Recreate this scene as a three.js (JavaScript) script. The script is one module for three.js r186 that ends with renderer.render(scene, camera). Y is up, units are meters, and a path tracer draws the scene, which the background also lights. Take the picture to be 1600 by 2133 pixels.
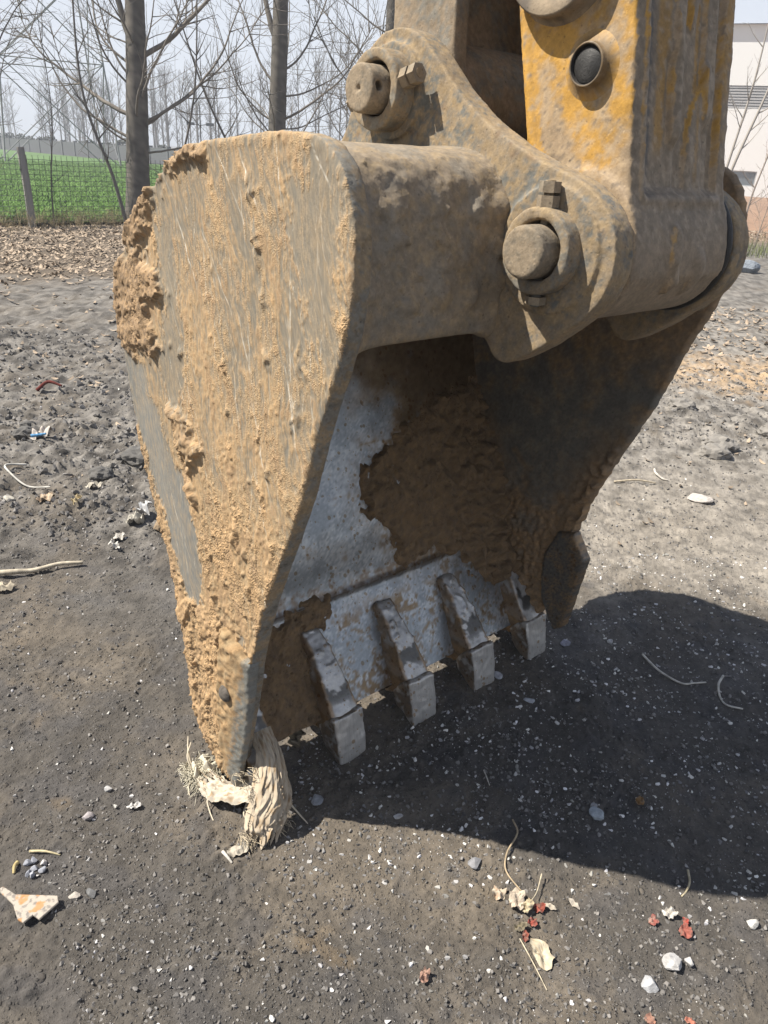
import * as THREE from 'three';
import { mergeGeometries } from 'three/addons/utils/BufferGeometryUtils.js';
import { ConvexGeometry } from 'three/addons/geometries/ConvexGeometry.js';
import { createNoise2D, createNoise3D } from 'simplex-noise';

// ---------------------------------------------------------------- camera, sky, sun, exposure
const scene = new THREE.Scene();
const camera = new THREE.PerspectiveCamera(67.31, 0.75, 0.05, 1500);
camera.position.set(0, 1.5, 0);
camera.quaternion.setFromRotationMatrix(new THREE.Matrix4().makeBasis(
  new THREE.Vector3(0.99846, 0.0503, -0.02326), new THREE.Vector3(-0.05541, 0.90622, -0.41915), new THREE.Vector3(0, 0.41979, 0.90762)));

const YAW = 48 * Math.PI / 180, SN = Math.sin(YAW), CS = Math.cos(YAW);
const place = (b, v, s) => new THREE.Vector3(SN * s + CS * b, v, -CS * s + SN * b);   // bucket axes (forward, up, across) -> world
const along = (b, s) => [SN * s + CS * b, -CS * s + SN * b];

const SUN_TRAVEL = place(0.42, -1, 0.57).normalize();
const sun = new THREE.DirectionalLight(new THREE.Color(1, 0.94, 0.84), 5);
sun.position.copy(SUN_TRAVEL).multiplyScalar(-60); sun.target.position.set(0, 0, -2); sun.position.add(sun.target.position);
sun.castShadow = true; sun.shadow.mapSize.set(4096, 4096); sun.shadow.radius = 1;
Object.assign(sun.shadow.camera, { left: -25, right: 25, top: 25, bottom: -25, near: 1, far: 160 });
scene.add(sun, sun.target);

let seedState = 12345;
const rnd = () => { seedState = (seedState + 0x6d2b79f5) | 0; let t = Math.imul(seedState ^ (seedState >>> 15), 1 | seedState); t = (t + Math.imul(t ^ (t >>> 7), 61 | t)) ^ t; return ((t ^ (t >>> 14)) >>> 0) / 4294967296; };
const rr = (a, b) => a + (b - a) * rnd();
const n2 = createNoise2D(rnd), n3 = createNoise3D(rnd);
const fbm2 = (x, y, o = 4) => { let a = 0, s = 1, t = 0; for (let i = 0; i < o; i++) { a += s * n2(x, y); t += s; x = x * 2.03 + 17.1; y = y * 2.03 - 9.7; s *= 0.5; } return a / t; };
const fbm3 = (x, y, z, o = 4) => { let a = 0, s = 1, t = 0; for (let i = 0; i < o; i++) { a += s * n3(x, y, z); t += s; x = x * 2.03 + 5.1; y = y * 2.03 - 3.7; z = z * 2.03 + 7.9; s *= 0.5; } return a / t; };
const clamp = (x, a = 0, b = 1) => Math.min(b, Math.max(a, x));
const ss = (a, b, x) => { const t = clamp((x - a) / (b - a)); return t * t * (3 - 2 * t); };
const mix = (a, b, t) => a + (b - a) * t;
const mix3 = (a, b, t) => [mix(a[0], b[0], t), mix(a[1], b[1], t), mix(a[2], b[2], t)];
const mul3 = (a, k) => [a[0] * k, a[1] * k, a[2] * k];

{ // hazy spring sky: pale at the horizon, soft blue above, thin veils
  const w = 512, h = 256, d = new Float32Array(w * h * 4);
  for (let j = 0; j < h; j++) {
    const el = (j + 0.5) / h * Math.PI - Math.PI / 2;
    for (let i = 0; i < w; i++) {
      const az = (i + 0.5) / w * Math.PI * 2, x = Math.cos(el) * Math.cos(az), z = Math.cos(el) * Math.sin(az), y = Math.sin(el);
      const t = Math.pow(clamp(y), 0.95), o = (j * w + i) * 4;
      let c = mix3([0.405, 0.43, 0.468], [0.045, 0.085, 0.19], t);
      const veil = 0.10 * ss(-0.3, 0.7, fbm3(x * 2, y * 5, z * 2, 4)) * (1 - 0.4 * t);
      c = mix3(c, [0.43, 0.45, 0.48], veil * 2.2);
      if (y < 0) c = mix3(c, [0.16, 0.15, 0.14], ss(0, 0.08, -y));
      d[o] = c[0]; d[o + 1] = c[1]; d[o + 2] = c[2]; d[o + 3] = 1;
    }
  }
  const sky = new THREE.DataTexture(d, w, h, THREE.RGBAFormat, THREE.FloatType);
  sky.mapping = THREE.EquirectangularReflectionMapping; sky.magFilter = sky.minFilter = THREE.LinearFilter; sky.needsUpdate = true;
  scene.background = sky; scene.environment = sky;
}
scene.fog = new THREE.FogExp2(0xdfe6f0, 0.0024);
const renderer = new THREE.WebGLRenderer({ antialias: true });
renderer.toneMapping = THREE.LinearToneMapping;
renderer.toneMappingExposure = 2.15;
renderer.shadowMap.enabled = true;
renderer.setSize(768, 1024);

// ---------------------------------------------------------------- naming
const used = {};
function numbered(n) { used[n] = (used[n] ?? -1) + 1; return used[n] ? `${n}_${String(used[n]).padStart(3, '0')}` : n; }
function tag(o, label, category, group) { o.userData.label = label; o.userData.category = category; if (group) o.userData.group = group; return o; }
function thing(name, label, category, pos = [0, 0, 0], rotY = 0, group) {
  const o = new THREE.Group(); o.name = numbered(name); o.position.set(...pos); o.rotation.y = rotY; scene.add(o); return tag(o, label, category, group);
}
function part(name, geo, mat, parent, label) {
  const m = new THREE.Mesh(geo, mat); m.name = name; m.castShadow = m.receiveShadow = true; parent.add(m); if (label) m.userData.label = label; return m;
}
function solo(name, geo, mat, label, category, pos = [0, 0, 0], group) {
  const m = new THREE.Mesh(geo, mat); m.name = numbered(name); m.position.set(...pos); m.castShadow = m.receiveShadow = true; scene.add(m); return tag(m, label, category, group);
}
function setting(name, geo, mat) { const m = new THREE.Mesh(geo, mat); m.name = name; m.castShadow = m.receiveShadow = true; m.userData.kind = 'structure'; scene.add(m); return m; }
function stuff(o, name, label, category) { o.name = name; o.userData.kind = 'stuff'; o.castShadow = o.receiveShadow = true; scene.add(o); return tag(o, label, category); }

// ---------------------------------------------------------------- tiled textures (grain, crumbs)
function tile(size, base, splats, finer) {   // returns {map, bump}: grains laid on a wrapping square
  const H = new Float32Array(size * size), C = new Float32Array(size * size * 3);
  const per = (x, y, p) => { // periodic value noise
    const xi = Math.floor(x), yi = Math.floor(y), fx = x - xi, fy = y - yi, u = fx * fx * (3 - 2 * fx), v = fy * fy * (3 - 2 * fy);
    const hsh = (a, b) => { a = ((a % p) + p) % p; b = ((b % p) + p) % p; let t = Math.imul(a * 374761393 + b * 668265263 + p * 977, 1274126177); t ^= t >>> 13; t = Math.imul(t, 1103515245); return ((t ^ (t >>> 16)) >>> 0) / 4294967296; };
    return mix(mix(hsh(xi, yi), hsh(xi + 1, yi), u), mix(hsh(xi, yi + 1), hsh(xi + 1, yi + 1), u), v);
  };
  for (let j = 0; j < size; j++) for (let i = 0; i < size; i++) {
    let a = 0, s = 1, t = 0;
    for (let p = size / 64; p <= size / 2; p *= 2) { a += s * per(i / size * p, j / size * p, p); t += s; s *= finer; }
    a /= t; const o = j * size + i; H[o] = 0.45 * a; const c = base(a); C[o * 3] = c[0]; C[o * 3 + 1] = c[1]; C[o * 3 + 2] = c[2];
  }
  for (const [n, r0, r1, colour, up] of splats) for (let k = 0; k < n; k++) {
    const cx = rnd() * size, cy = rnd() * size, r = r0 + (r1 - r0) * Math.pow(rnd(), 3), e = rr(0.55, 1), an = rnd() * 3.14, ca = Math.cos(an), sa = Math.sin(an), col = colour(rnd()), R = Math.ceil(r);
    for (let y = -R; y <= R; y++) for (let x = -R; x <= R; x++) {
      const dx = (x * ca + y * sa) / r, dy = (-x * sa + y * ca) / (r * e), q = dx * dx + dy * dy; if (q > 1) continue;
      const o = ((Math.floor(cy + y + size) % size) * size + Math.floor(cx + x + size) % size);
      H[o] += up * Math.sqrt(1 - q) * Math.min(1, r / 6); const wgt = col ? ss(1, 0.7, q) : 0;
      if (col) for (let c = 0; c < 3; c++) C[o * 3 + c] = mix(C[o * 3 + c], col[c], wgt);
    }
  }
  const m = new Uint8Array(size * size * 4), b = new Uint8Array(size * size * 4), enc = (x) => 255 * (x <= 0.0031308 ? 12.92 * x : 1.055 * Math.pow(Math.min(1, x), 1 / 2.4) - 0.055);
  for (let o = 0; o < size * size; o++) { for (let c = 0; c < 3; c++) m[o * 4 + c] = enc(C[o * 3 + c]); m[o * 4 + 3] = b[o * 4 + 3] = 255; b[o * 4] = b[o * 4 + 1] = b[o * 4 + 2] = clamp(H[o]) * 255; }
  return [dataTex(m, size, size, true), dataTex(b, size, size, false)];
}
function dataTex(d, w, h, srgb, repeat = true) {
  const t = new THREE.DataTexture(d, w, h, THREE.RGBAFormat); t.wrapS = t.wrapT = repeat ? THREE.RepeatWrapping : THREE.ClampToEdgeWrapping;
  t.magFilter = THREE.LinearFilter; t.minFilter = THREE.LinearMipmapLinearFilter; t.generateMipmaps = true; if (srgb) t.colorSpace = THREE.SRGBColorSpace; t.needsUpdate = true; return t;
}
const g1 = (k) => [k, k, k];
const [dirtMap, dirtBump] = tile(2048, (a) => g1(clamp(0.30 + 0.64 * a)), [
  [26000, 1.6, 5, (q) => g1(mix(0.42, 0.8, q)), 0.3], [12000, 1.5, 6, () => null, 0.4], [2600, 1.5, 5, (q) => mul3([1, 0.97, 0.92], mix(0.7, 1, q)), 0.35], [150, 5, 14, (q) => mul3([0.98, 0.96, 0.93], mix(0.6, 1, q)), 0.5]], 0.9);
const [clayMap, clayBump] = tile(512, (a) => g1(clamp(0.62 + 0.42 * a)), [[2600, 1.5, 6, () => null, 0.35], [900, 1.5, 5, (q) => g1(mix(0.62, 1, q)), 0.35], [300, 2, 5, (q) => g1(0.55), -0.4]], 0.8);
const [dustMap, dustBump] = tile(512, (a) => g1(clamp(0.42 + 0.8 * a)), [[1700, 1.2, 3.2, (q) => g1(mix(0.7, 1, q)), 0.2], [1200, 1.2, 3, () => null, 0.22], [320, 1.2, 3, (q) => g1(mix(0.45, 0.7, q)), -0.2]], 0.95);
const [steelMap, steelBump] = tile(512, (a) => g1(clamp(0.72 + 0.3 * a)), [[900, 1.5, 7, (q) => g1(mix(0.72, 1, q)), 0.15], [300, 2, 9, (q) => [0.62, 0.5, 0.38], 0.25]], 0.7);

const std = (o) => new THREE.MeshStandardMaterial(o);
const M = {
  dusty: std({ name: 'dusty', vertexColors: true, map: dustMap, bumpMap: dustBump, bumpScale: 0.0022, roughness: 0.92 }),
  worn: std({ name: 'worn', vertexColors: true, map: steelMap, bumpMap: steelBump, bumpScale: 0.0012, roughness: 0.46, metalness: 0.4 }),
  polished: std({ name: 'polished', vertexColors: true, map: steelMap, bumpMap: steelBump, bumpScale: 0.0007, roughness: 0.36, metalness: 0.7 }),
  bright: std({ name: 'bright', vertexColors: true, map: steelMap, bumpMap: steelBump, bumpScale: 0.0008, roughness: 0.42, metalness: 0.5 }),
  paint: std({ name: 'paint', vertexColors: true, map: dustMap, bumpMap: dustBump, bumpScale: 0.0016, roughness: 0.66 }),
  clay: std({ name: 'clay', vertexColors: true, map: clayMap, bumpMap: clayBump, bumpScale: 0.006, roughness: 0.97 }),
  black: std({ name: 'black', color: new THREE.Color(0.012, 0.011, 0.01), roughness: 0.5, bumpMap: dustBump, bumpScale: 0.002 }),
  ground: std({ name: 'ground', vertexColors: true, map: dirtMap, bumpMap: dirtBump, bumpScale: 0.010, roughness: 0.96 }),
  bark: std({ name: 'bark', vertexColors: true, roughness: 0.95 }),
  plain: std({ name: 'plain', vertexColors: true, roughness: 0.9, side: THREE.DoubleSide }),
};
const flat = (r, g, b, rough = 0.85, extra = {}) => std({ color: new THREE.Color().setRGB(r, g, b), roughness: rough, side: THREE.DoubleSide, ...extra });

// ---------------------------------------------------------------- meshing
function boxUV(g, m = 0.4) {   // texture coordinates in metres by the way each face points; splits the mesh into single triangles
  g = g.index ? g.toNonIndexed() : g; const p = g.attributes.position.array, n = p.length / 3, uv = new Float32Array(n * 2);
  for (let i = 0; i < n; i += 3) {
    const o = i * 3, ux = p[o + 3] - p[o], uy = p[o + 4] - p[o + 1], uz = p[o + 5] - p[o + 2], vx = p[o + 6] - p[o], vy = p[o + 7] - p[o + 1], vz = p[o + 8] - p[o + 2];
    const nx = Math.abs(uy * vz - uz * vy), ny = Math.abs(uz * vx - ux * vz), nz = Math.abs(ux * vy - uy * vx);
    const [a, b] = nx > ny && nx > nz ? [2, 1] : ny > nz ? [0, 2] : [0, 1];
    for (let k = 0; k < 3; k++) { uv[(i + k) * 2] = p[o + k * 3 + a] / m; uv[(i + k) * 2 + 1] = p[o + k * 3 + b] / m; }
  }
  g.setAttribute('uv', new THREE.BufferAttribute(uv, 2)); return g;
}
function paintVerts(g, fn) {
  const p = g.attributes.position.array, q = g.attributes.normal.array, c = new Float32Array(p.length);
  for (let i = 0; i < p.length; i += 3) { const k = fn(p[i], p[i + 1], p[i + 2], q[i], q[i + 1], q[i + 2]); c[i] = k[0]; c[i + 1] = k[1]; c[i + 2] = k[2]; }
  g.setAttribute('color', new THREE.BufferAttribute(c, 3)); return g;
}
function nets(f, lo, hi, cell, colour, uvm = 0.4) {   // surface of a distance field
  const N = [0, 1, 2].map((k) => Math.ceil((hi[k] - lo[k]) / cell) + 1), [nx, ny, nz] = N, V = new Float32Array(nx * ny * nz);
  for (let k = 0, o = 0; k < nz; k++) for (let j = 0; j < ny; j++) for (let i = 0; i < nx; i++, o++) V[o] = f(lo[0] + i * cell, lo[1] + j * cell, lo[2] + k * cell);
  const id = new Int32Array(nx * ny * nz).fill(-1), P = [], F = [], at = (i, j, k) => (k * ny + j) * nx + i;
  const co = []; for (let c = 0; c < 8; c++) co.push([c & 1, (c >> 1) & 1, c >> 2]);
  const ed = []; for (let a = 0; a < 8; a++) for (let b = a + 1; b < 8; b++) { const x = a ^ b; if (x === 1 || x === 2 || x === 4) ed.push([a, b]); }
  const vals = new Float32Array(8);
  for (let k = 0; k < nz - 1; k++) for (let j = 0; j < ny - 1; j++) for (let i = 0; i < nx - 1; i++) {
    let neg = 0; for (let c = 0; c < 8; c++) { vals[c] = V[at(i + co[c][0], j + co[c][1], k + co[c][2])]; if (vals[c] < 0) neg++; }
    if (!neg || neg === 8) continue;
    let x = 0, y = 0, z = 0, n = 0;
    for (const [a, b] of ed) if (vals[a] < 0 !== vals[b] < 0) { const t = vals[a] / (vals[a] - vals[b]); x += mix(co[a][0], co[b][0], t); y += mix(co[a][1], co[b][1], t); z += mix(co[a][2], co[b][2], t); n++; }
    id[at(i, j, k)] = P.length / 3; P.push(lo[0] + (i + x / n) * cell, lo[1] + (j + y / n) * cell, lo[2] + (k + z / n) * cell);
  }
  const quad = (a, b, c, d, flip) => { if (a < 0 || b < 0 || c < 0 || d < 0) return; if (flip) F.push(a, c, b, a, d, c); else F.push(a, b, c, a, c, d); };
  for (let k = 1; k < nz - 1; k++) for (let j = 1; j < ny - 1; j++) for (let i = 1; i < nx - 1; i++) {
    const v = V[at(i, j, k)] < 0;
    if (v !== V[at(i + 1, j, k)] < 0) quad(id[at(i, j - 1, k - 1)], id[at(i, j, k - 1)], id[at(i, j, k)], id[at(i, j - 1, k)], !v);
    if (v !== V[at(i, j + 1, k)] < 0) quad(id[at(i - 1, j, k - 1)], id[at(i - 1, j, k)], id[at(i, j, k)], id[at(i, j, k - 1)], !v);
    if (v !== V[at(i, j, k + 1)] < 0) quad(id[at(i - 1, j - 1, k)], id[at(i, j - 1, k)], id[at(i, j, k)], id[at(i - 1, j, k)], !v);
  }
  const g = new THREE.BufferGeometry(); g.setAttribute('position', new THREE.Float32BufferAttribute(P, 3)); g.setIndex(F); g.computeVertexNormals();
  paintVerts(g, colour); return boxUV(g, uvm);
}
const smin = (a, b, k) => { const h = Math.max(k - Math.abs(a - b), 0) / k; return Math.min(a, b) - h * h * k / 4; };
const smax = (a, b, k) => -smin(-a, -b, k);
function smooth(pts, per = 6, closed = true) { return new THREE.CatmullRomCurve3(pts.map(([x, y]) => new THREE.Vector3(x, y, 0)), closed, 'centripetal').getPoints(pts.length * per).slice(0, closed ? -1 : undefined).map((p) => [p.x, p.y]); }
function poly2(pts) {   // signed distance to a closed outline
  const n = pts.length;
  return (x, y) => {
    let d = 1e9, s = 1;
    for (let i = 0, j = n - 1; i < n; j = i++) {
      const ax = pts[i][0], ay = pts[i][1], ex = pts[j][0] - ax, ey = pts[j][1] - ay, wx = x - ax, wy = y - ay;
      const t = clamp((wx * ex + wy * ey) / (ex * ex + ey * ey)), qx = wx - ex * t, qy = wy - ey * t; d = Math.min(d, qx * qx + qy * qy);
      const c1 = y >= ay, c2 = y < pts[j][1], c3 = ex * wy > ey * wx; if ((c1 && c2 && c3) || (!c1 && !c2 && !c3)) s = -s;
    }
    return s * Math.sqrt(d);
  };
}
function cached2(f, lo, hi, cell) {   // the same, looked up in a grid
  const nx = Math.ceil((hi[0] - lo[0]) / cell) + 2, ny = Math.ceil((hi[1] - lo[1]) / cell) + 2, V = new Float32Array(nx * ny);
  for (let j = 0; j < ny; j++) for (let i = 0; i < nx; i++) V[j * nx + i] = f(lo[0] + i * cell, lo[1] + j * cell);
  return (x, y) => { const u = clamp((x - lo[0]) / cell, 0, nx - 1.001), v = clamp((y - lo[1]) / cell, 0, ny - 1.001), i = u | 0, j = v | 0, a = u - i, b = v - j, o = j * nx + i; return mix(mix(V[o], V[o + 1], a), mix(V[o + nx], V[o + nx + 1], a), b); };
}
class Tubes {   // many tapered tubes in one mesh
  constructor() { this.P = []; this.F = []; this.C = []; }
  add(pts, r0, r1, seg = 5, col = [0.1, 0.1, 0.1], cap = false) {
    const base = this.P.length / 3, n = pts.length, t = new THREE.Vector3(), a = new THREE.Vector3(), b = new THREE.Vector3(); let ref = null;
    for (let i = 0; i < n; i++) {
      t.subVectors(pts[Math.min(n - 1, i + 1)], pts[Math.max(0, i - 1)]).normalize();
      if (!ref) ref = Math.abs(t.y) < 0.9 ? new THREE.Vector3(0, 1, 0) : new THREE.Vector3(1, 0, 0);
      a.crossVectors(t, ref).normalize(); b.crossVectors(a, t).normalize(); ref = b.clone();
      const r = typeof r0 === 'function' ? r0(i / (n - 1)) : mix(r0, r1, i / (n - 1));
      for (let k = 0; k < seg; k++) { const q = k / seg * Math.PI * 2, c = Math.cos(q) * r, s = Math.sin(q) * r; this.P.push(pts[i].x + a.x * c + b.x * s, pts[i].y + a.y * c + b.y * s, pts[i].z + a.z * c + b.z * s); const z = typeof col === 'function' ? col(pts[i], q) : col; this.C.push(...z); }
      if (i) for (let k = 0; k < seg; k++) { const k2 = (k + 1) % seg, p = base + (i - 1) * seg, q = base + i * seg; this.F.push(p + k, p + k2, q + k2, p + k, q + k2, q + k); }
    }
    if (cap) for (let k = 1; k < seg - 1; k++) { const e = base + (n - 1) * seg; this.F.push(e, e + k, e + k + 1, base, base + k + 1, base + k); }
    return this;
  }
  build() { const g = new THREE.BufferGeometry(); g.setAttribute('position', new THREE.Float32BufferAttribute(this.P, 3)); g.setAttribute('color', new THREE.Float32BufferAttribute(this.C, 3)); g.setIndex(this.F); g.computeVertexNormals(); return g; }
}
const v3 = (x, y, z) => new THREE.Vector3(x, y, z);
const curve = (pts, n) => new THREE.CatmullRomCurve3(pts.map((p) => v3(...p)), false, 'centripetal').getPoints(n);

// ---------------------------------------------------------------- the ground
const rough = (x, z) => { const l = ss(-0.5, -1.4, x) * ss(-2.4, -3.2, z) * ss(-9.5, -8, z), r = ss(0.9, 1.6, x) * ss(-4.0, -4.8, z) * ss(-9, -7, z); return Math.max(l, r * 0.65); };
function height(x, z) {
  const d = Math.hypot(x, z); let y = -0.018;
  y += 0.016 * fbm2(x * 1.1, z * 1.6, 3) + 0.007 * fbm2(x * 6 + 9, z * 6, 3);
  if (d < 9) { const rg = 0.35 + 0.9 * ss(-0.2, 0.4, fbm2(x * 1.9 + 31, z * 1.9, 3)); y += rg * (0.0026 * n2(x * 34, z * 34) + 0.0026 * n2(x * 85 + 5, z * 85)) + (d < 3 ? 0.0013 * n2(x * 190, z * 190) : 0); const cl = n2(x * 15 + 3, z * 15); y += 0.006 * rg * ss(0.4, 0.8, cl); }
  const k = rough(x, z);
  if (k > 0) { const a = fbm2(x * 2.3 + 40, z * 2.3, 4), c = fbm2(x * 9, z * 9 + 30, 4); y += k * (0.07 * Math.abs(a) + 0.030 * ss(0.05, 0.75, c) * ss(-0.1, 0.6, a + 0.2) + 0.009 * fbm2(x * 22, z * 22, 3)); }
  const b = CS * x + SN * z, s = SN * x - CS * z;
  y += 0.06 * ss(-8.5, -10.5, b) * ss(-16, -14, b) * (0.7 + 0.5 * n2(x * 0.7, z * 0.7));
  y += 1.0 * ss(24, 40, s) * ss(-16, -8, b) * ss(0, 6, x) * ss(-18, -30, z);    // bank in front of the far building
  return y;
}
function axis(from, to, step) { const a = []; let x = from; while (x < to) { a.push(x); x += step(x); } a.push(to); return a; }
function groundSheet(xs, zs, colour) {
  const nx = xs.length, nz = zs.length, P = new Float32Array(nx * nz * 3), C = new Float32Array(nx * nz * 3), U = new Float32Array(nx * nz * 2), F = new Uint32Array((nx - 1) * (nz - 1) * 6);
  for (let j = 0, o = 0; j < nz; j++) for (let i = 0; i < nx; i++, o++) {
    const x = xs[i], z = zs[j], y = height(x, z), c = colour(x, z, y); P.set([x, y, z], o * 3); C.set(c, o * 3); U[o * 2] = x / 1.5; U[o * 2 + 1] = z / 1.5;
  }
  for (let j = 0, o = 0; j < nz - 1; j++) for (let i = 0; i < nx - 1; i++) { const a = j * nx + i; F.set([a, a + nx, a + 1, a + 1, a + nx, a + nx + 1], o); o += 6; }
  const g = new THREE.BufferGeometry(); g.setAttribute('position', new THREE.BufferAttribute(P, 3)); g.setAttribute('color', new THREE.BufferAttribute(C, 3)); g.setAttribute('uv', new THREE.BufferAttribute(U, 2)); g.setIndex(new THREE.BufferAttribute(F, 1)); g.computeVertexNormals(); return g;
}
{
  const zneg = axis(0.55, 700, (z) => 0.0055 * Math.pow(Math.max(z, 0.8), 1.32)).map((z) => -z).reverse();
  const zs = [...zneg, -0.3, 0.5, 3, 10, 40, 200, 600];
  const half = axis(0, 700, (x) => 0.0065 * Math.max(1, Math.pow(x / 0.9, 1.15)));
  const xs = [...half.slice(1).map((x) => -x).reverse(), ...half];
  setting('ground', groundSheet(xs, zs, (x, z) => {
    const d = Math.hypot(x, z), a = fbm2(x * 1.1 + 3, z * 1.1, 4), p = fbm2(x * 4.5, z * 4.5 + 8, 4), q = n2(x * 25, z * 25);
    let c = mix3([0.070, 0.062, 0.053], [0.116, 0.097, 0.075], ss(-0.3, 0.5, a + 0.3 * p));
    c = mix3(c, [0.050, 0.047, 0.046], ss(0.0, 0.5, p - 0.3 * a) * 0.7);
    c = mix3(c, [0.17, 0.125, 0.075], ss(0.55, 0.8, fbm2(x * 3 - 11, z * 3, 3)) * 0.5);
    c = mix3(c, [0.20, 0.184, 0.163], ss(-2.1, -3.6, z + 1.1 * a + 0.5 * p) * 0.8 * ss(-0.55, 0.35, p));  // pale dry dirt, with grazing-view brightening over distance painted into its colour
    c = mix3(c, [0.26, 0.23, 0.19], ss(0.3, 0.9, x + 0.4 * a) * ss(-2.4, -2.9, z + 0.5 * a + 0.3 * p) * ss(-4.8, -3.5, z) * (0.75 + 0.25 * p));
    c = mix3(c, [0.255, 0.233, 0.203], ss(0.8, 1.7, x + 0.5 * a) * ss(-3.4, -4.4, z + 0.6 * p) * ss(-12, -8, z) * 0.75 * ss(-0.6, 0.3, p));
    c = mix3(c, [0.42, 0.29, 0.165], ss(0.62, 0.0, Math.hypot((x - 3.05) / 1.3, (z + 6.35) / 1.0) - 0.35 + 0.4 * p) * 0.85 * ss(-0.5, 0.2, fbm2(x * 7, z * 5, 3)));
    const b = CS * x + SN * z;
    c = mix3(c, [0.105, 0.08, 0.055], ss(-9.0, -10, b + 0.6 * a));
    c = mix3(c, [0.25, 0.15, 0.09], ss(-18, -24, z) * ss(4, 6, x));
    c = mix3(c, mul3(c, 0.55), ss(-2.2, -3, z) * ss(0.05, 0.5, 0.6 * fbm2(x * 8, z * 8 + 3, 3) + 0.6 * fbm2(x * 26, z * 26, 3)) * ss(-9.5, -8.5, b));
    return mul3(c, 1.42 * (1 + 0.16 * q + 0.14 * n2(x * 90, z * 90)) * (1 + 0.2 * p));
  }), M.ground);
}
// the field behind the fence and its young wheat
const FIELD_B = -15.6;
{
  const g = new THREE.BufferGeometry(), P = [], C = [], F = [], nb = 60, ns = 60;
  for (let j = 0; j <= nb; j++) for (let i = 0; i <= ns; i++) {
    const b = FIELD_B - Math.pow(j / nb, 2) * 300, s = -160 + i / ns * 188, [x, z] = along(b, s), k = 0.85 + 0.2 * fbm2(x * 0.1, z * 0.1, 3);
    P.push(x, 0.06 + 0.02 * ss(-15.6, -18, b), z); C.push(...mul3([0.070, 0.145, 0.022], k)); if (i < ns && j < nb) { const a = j * (ns + 1) + i; F.push(a, a + 1, a + ns + 1, a + 1, a + ns + 2, a + ns + 1); }
  }
  g.setAttribute('position', new THREE.Float32BufferAttribute(P, 3)); g.setAttribute('color', new THREE.Float32BufferAttribute(C, 3)); g.setIndex(F); g.computeVertexNormals();
  setting('field', g, M.plain);
  const blades = []; for (let k = 0; k < 9; k++) {
    const a = rr(0, 6.28), l = rr(0.07, 0.14), lean = rr(0.02, 0.1), x = rr(-0.06, 0.06), z = rr(-0.06, 0.06), w = 0.006, cx = Math.cos(a), sz = Math.sin(a);
    const bg = new THREE.BufferGeometry(); bg.setAttribute('position', new THREE.Float32BufferAttribute([x - sz * w, 0, z + cx * w, x + sz * w, 0, z - cx * w, x + cx * lean * 0.4, l * 0.6, z + sz * lean * 0.4, x + cx * lean, l, z + sz * lean], 3)); bg.setIndex([0, 1, 2, 0, 2, 3, 2, 1, 3]); bg.computeVertexNormals(); blades.push(bg);
  }
  const tuft = mergeGeometries(blades), n = 52000, im = new THREE.InstancedMesh(tuft, std({ color: 0xffffff, roughness: 0.8, side: THREE.DoubleSide }), n), m = new THREE.Matrix4(), col = new THREE.Color();
  for (let i = 0; i < n; i++) {
    const b = FIELD_B - Math.pow(rnd(), 1.7) * 38, s = rr(-9, 26), [x, z] = along(b - 0.05 * n2(s * 2, b), s), k = rr(0.8, 1.8);
    m.makeRotationY(rr(0, 6.28)).scale(v3(k, rr(0.7, 1.2) * (0.75 + 0.4 * k * 0.5), k)).setPosition(x, 0.06, z); im.setMatrixAt(i, m);
    const t = rr(0.75, 1.3); im.setColorAt(i, col.setRGB(0.070 * t, 0.145 * t, 0.021 * t));
  }
  stuff(im, 'wheat_grass', 'bright green young crop covering the field behind the wire fence', 'crop');
}
// grit, pebbles, litter leaves
function gritGeo(n, sq) { const p = []; for (let i = 0; i < n; i++) { const a = rr(0, 6.28), u = rr(-1, 1), r = Math.sqrt(1 - u * u); p.push(v3(r * Math.cos(a) * rr(0.75, 1.1), u * sq, r * Math.sin(a) * rr(0.6, 1))); } return new ConvexGeometry(p); }
function scatter(name, label, category, geo, mat, n, spot, size, colour) {
  const im = new THREE.InstancedMesh(geo, mat, n), m = new THREE.Matrix4(), q = new THREE.Quaternion(), e = new THREE.Euler(), c = new THREE.Color();
  for (let i = 0; i < n; i++) {
    const [x, z] = spot(), k = size(x, z); e.set(rr(-0.4, 0.4), rr(0, 6.28), rr(-0.4, 0.4)); q.setFromEuler(e);
    m.compose(v3(x, height(x, z) + k * 0.2, z), q, v3(k, k, k)); im.setMatrixAt(i, m); im.setColorAt(i, c.setRGB(...colour(x, z)));
  }
  return stuff(im, name, label, category);
}
const seen = (zmin, zmax, p = 1.6) => { const d = zmin + (zmax - zmin) * Math.pow(rnd(), p); return [rr(-0.66, 0.66) * d * 1.05 + 0.1, -d]; };
const stoneMat = std({ name: 'stone', color: 0xffffff, roughness: 0.85 });
scatter('dark_grit', 'dark crumbs and small clods of coal dirt strewn over the yard', 'grit', gritGeo(11, 0.8), stoneMat, 80000, () => { let p; do p = seen(0.75, 6.5, 1.5); while (fbm2(p[0] * 2.2 + 60, p[1] * 2.2, 3) < rr(-0.9, 0.5)); return p; },
  (x, z) => 0.0012 + 0.0050 * Math.pow(rnd(), 7) * (1 + 0.25 * Math.abs(z)) + 0.02 * rough(x, z) * Math.pow(rnd(), 6), () => { const k = rr(0.055, 0.19); return [k * 1.07, k, k * 0.93]; });
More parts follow.
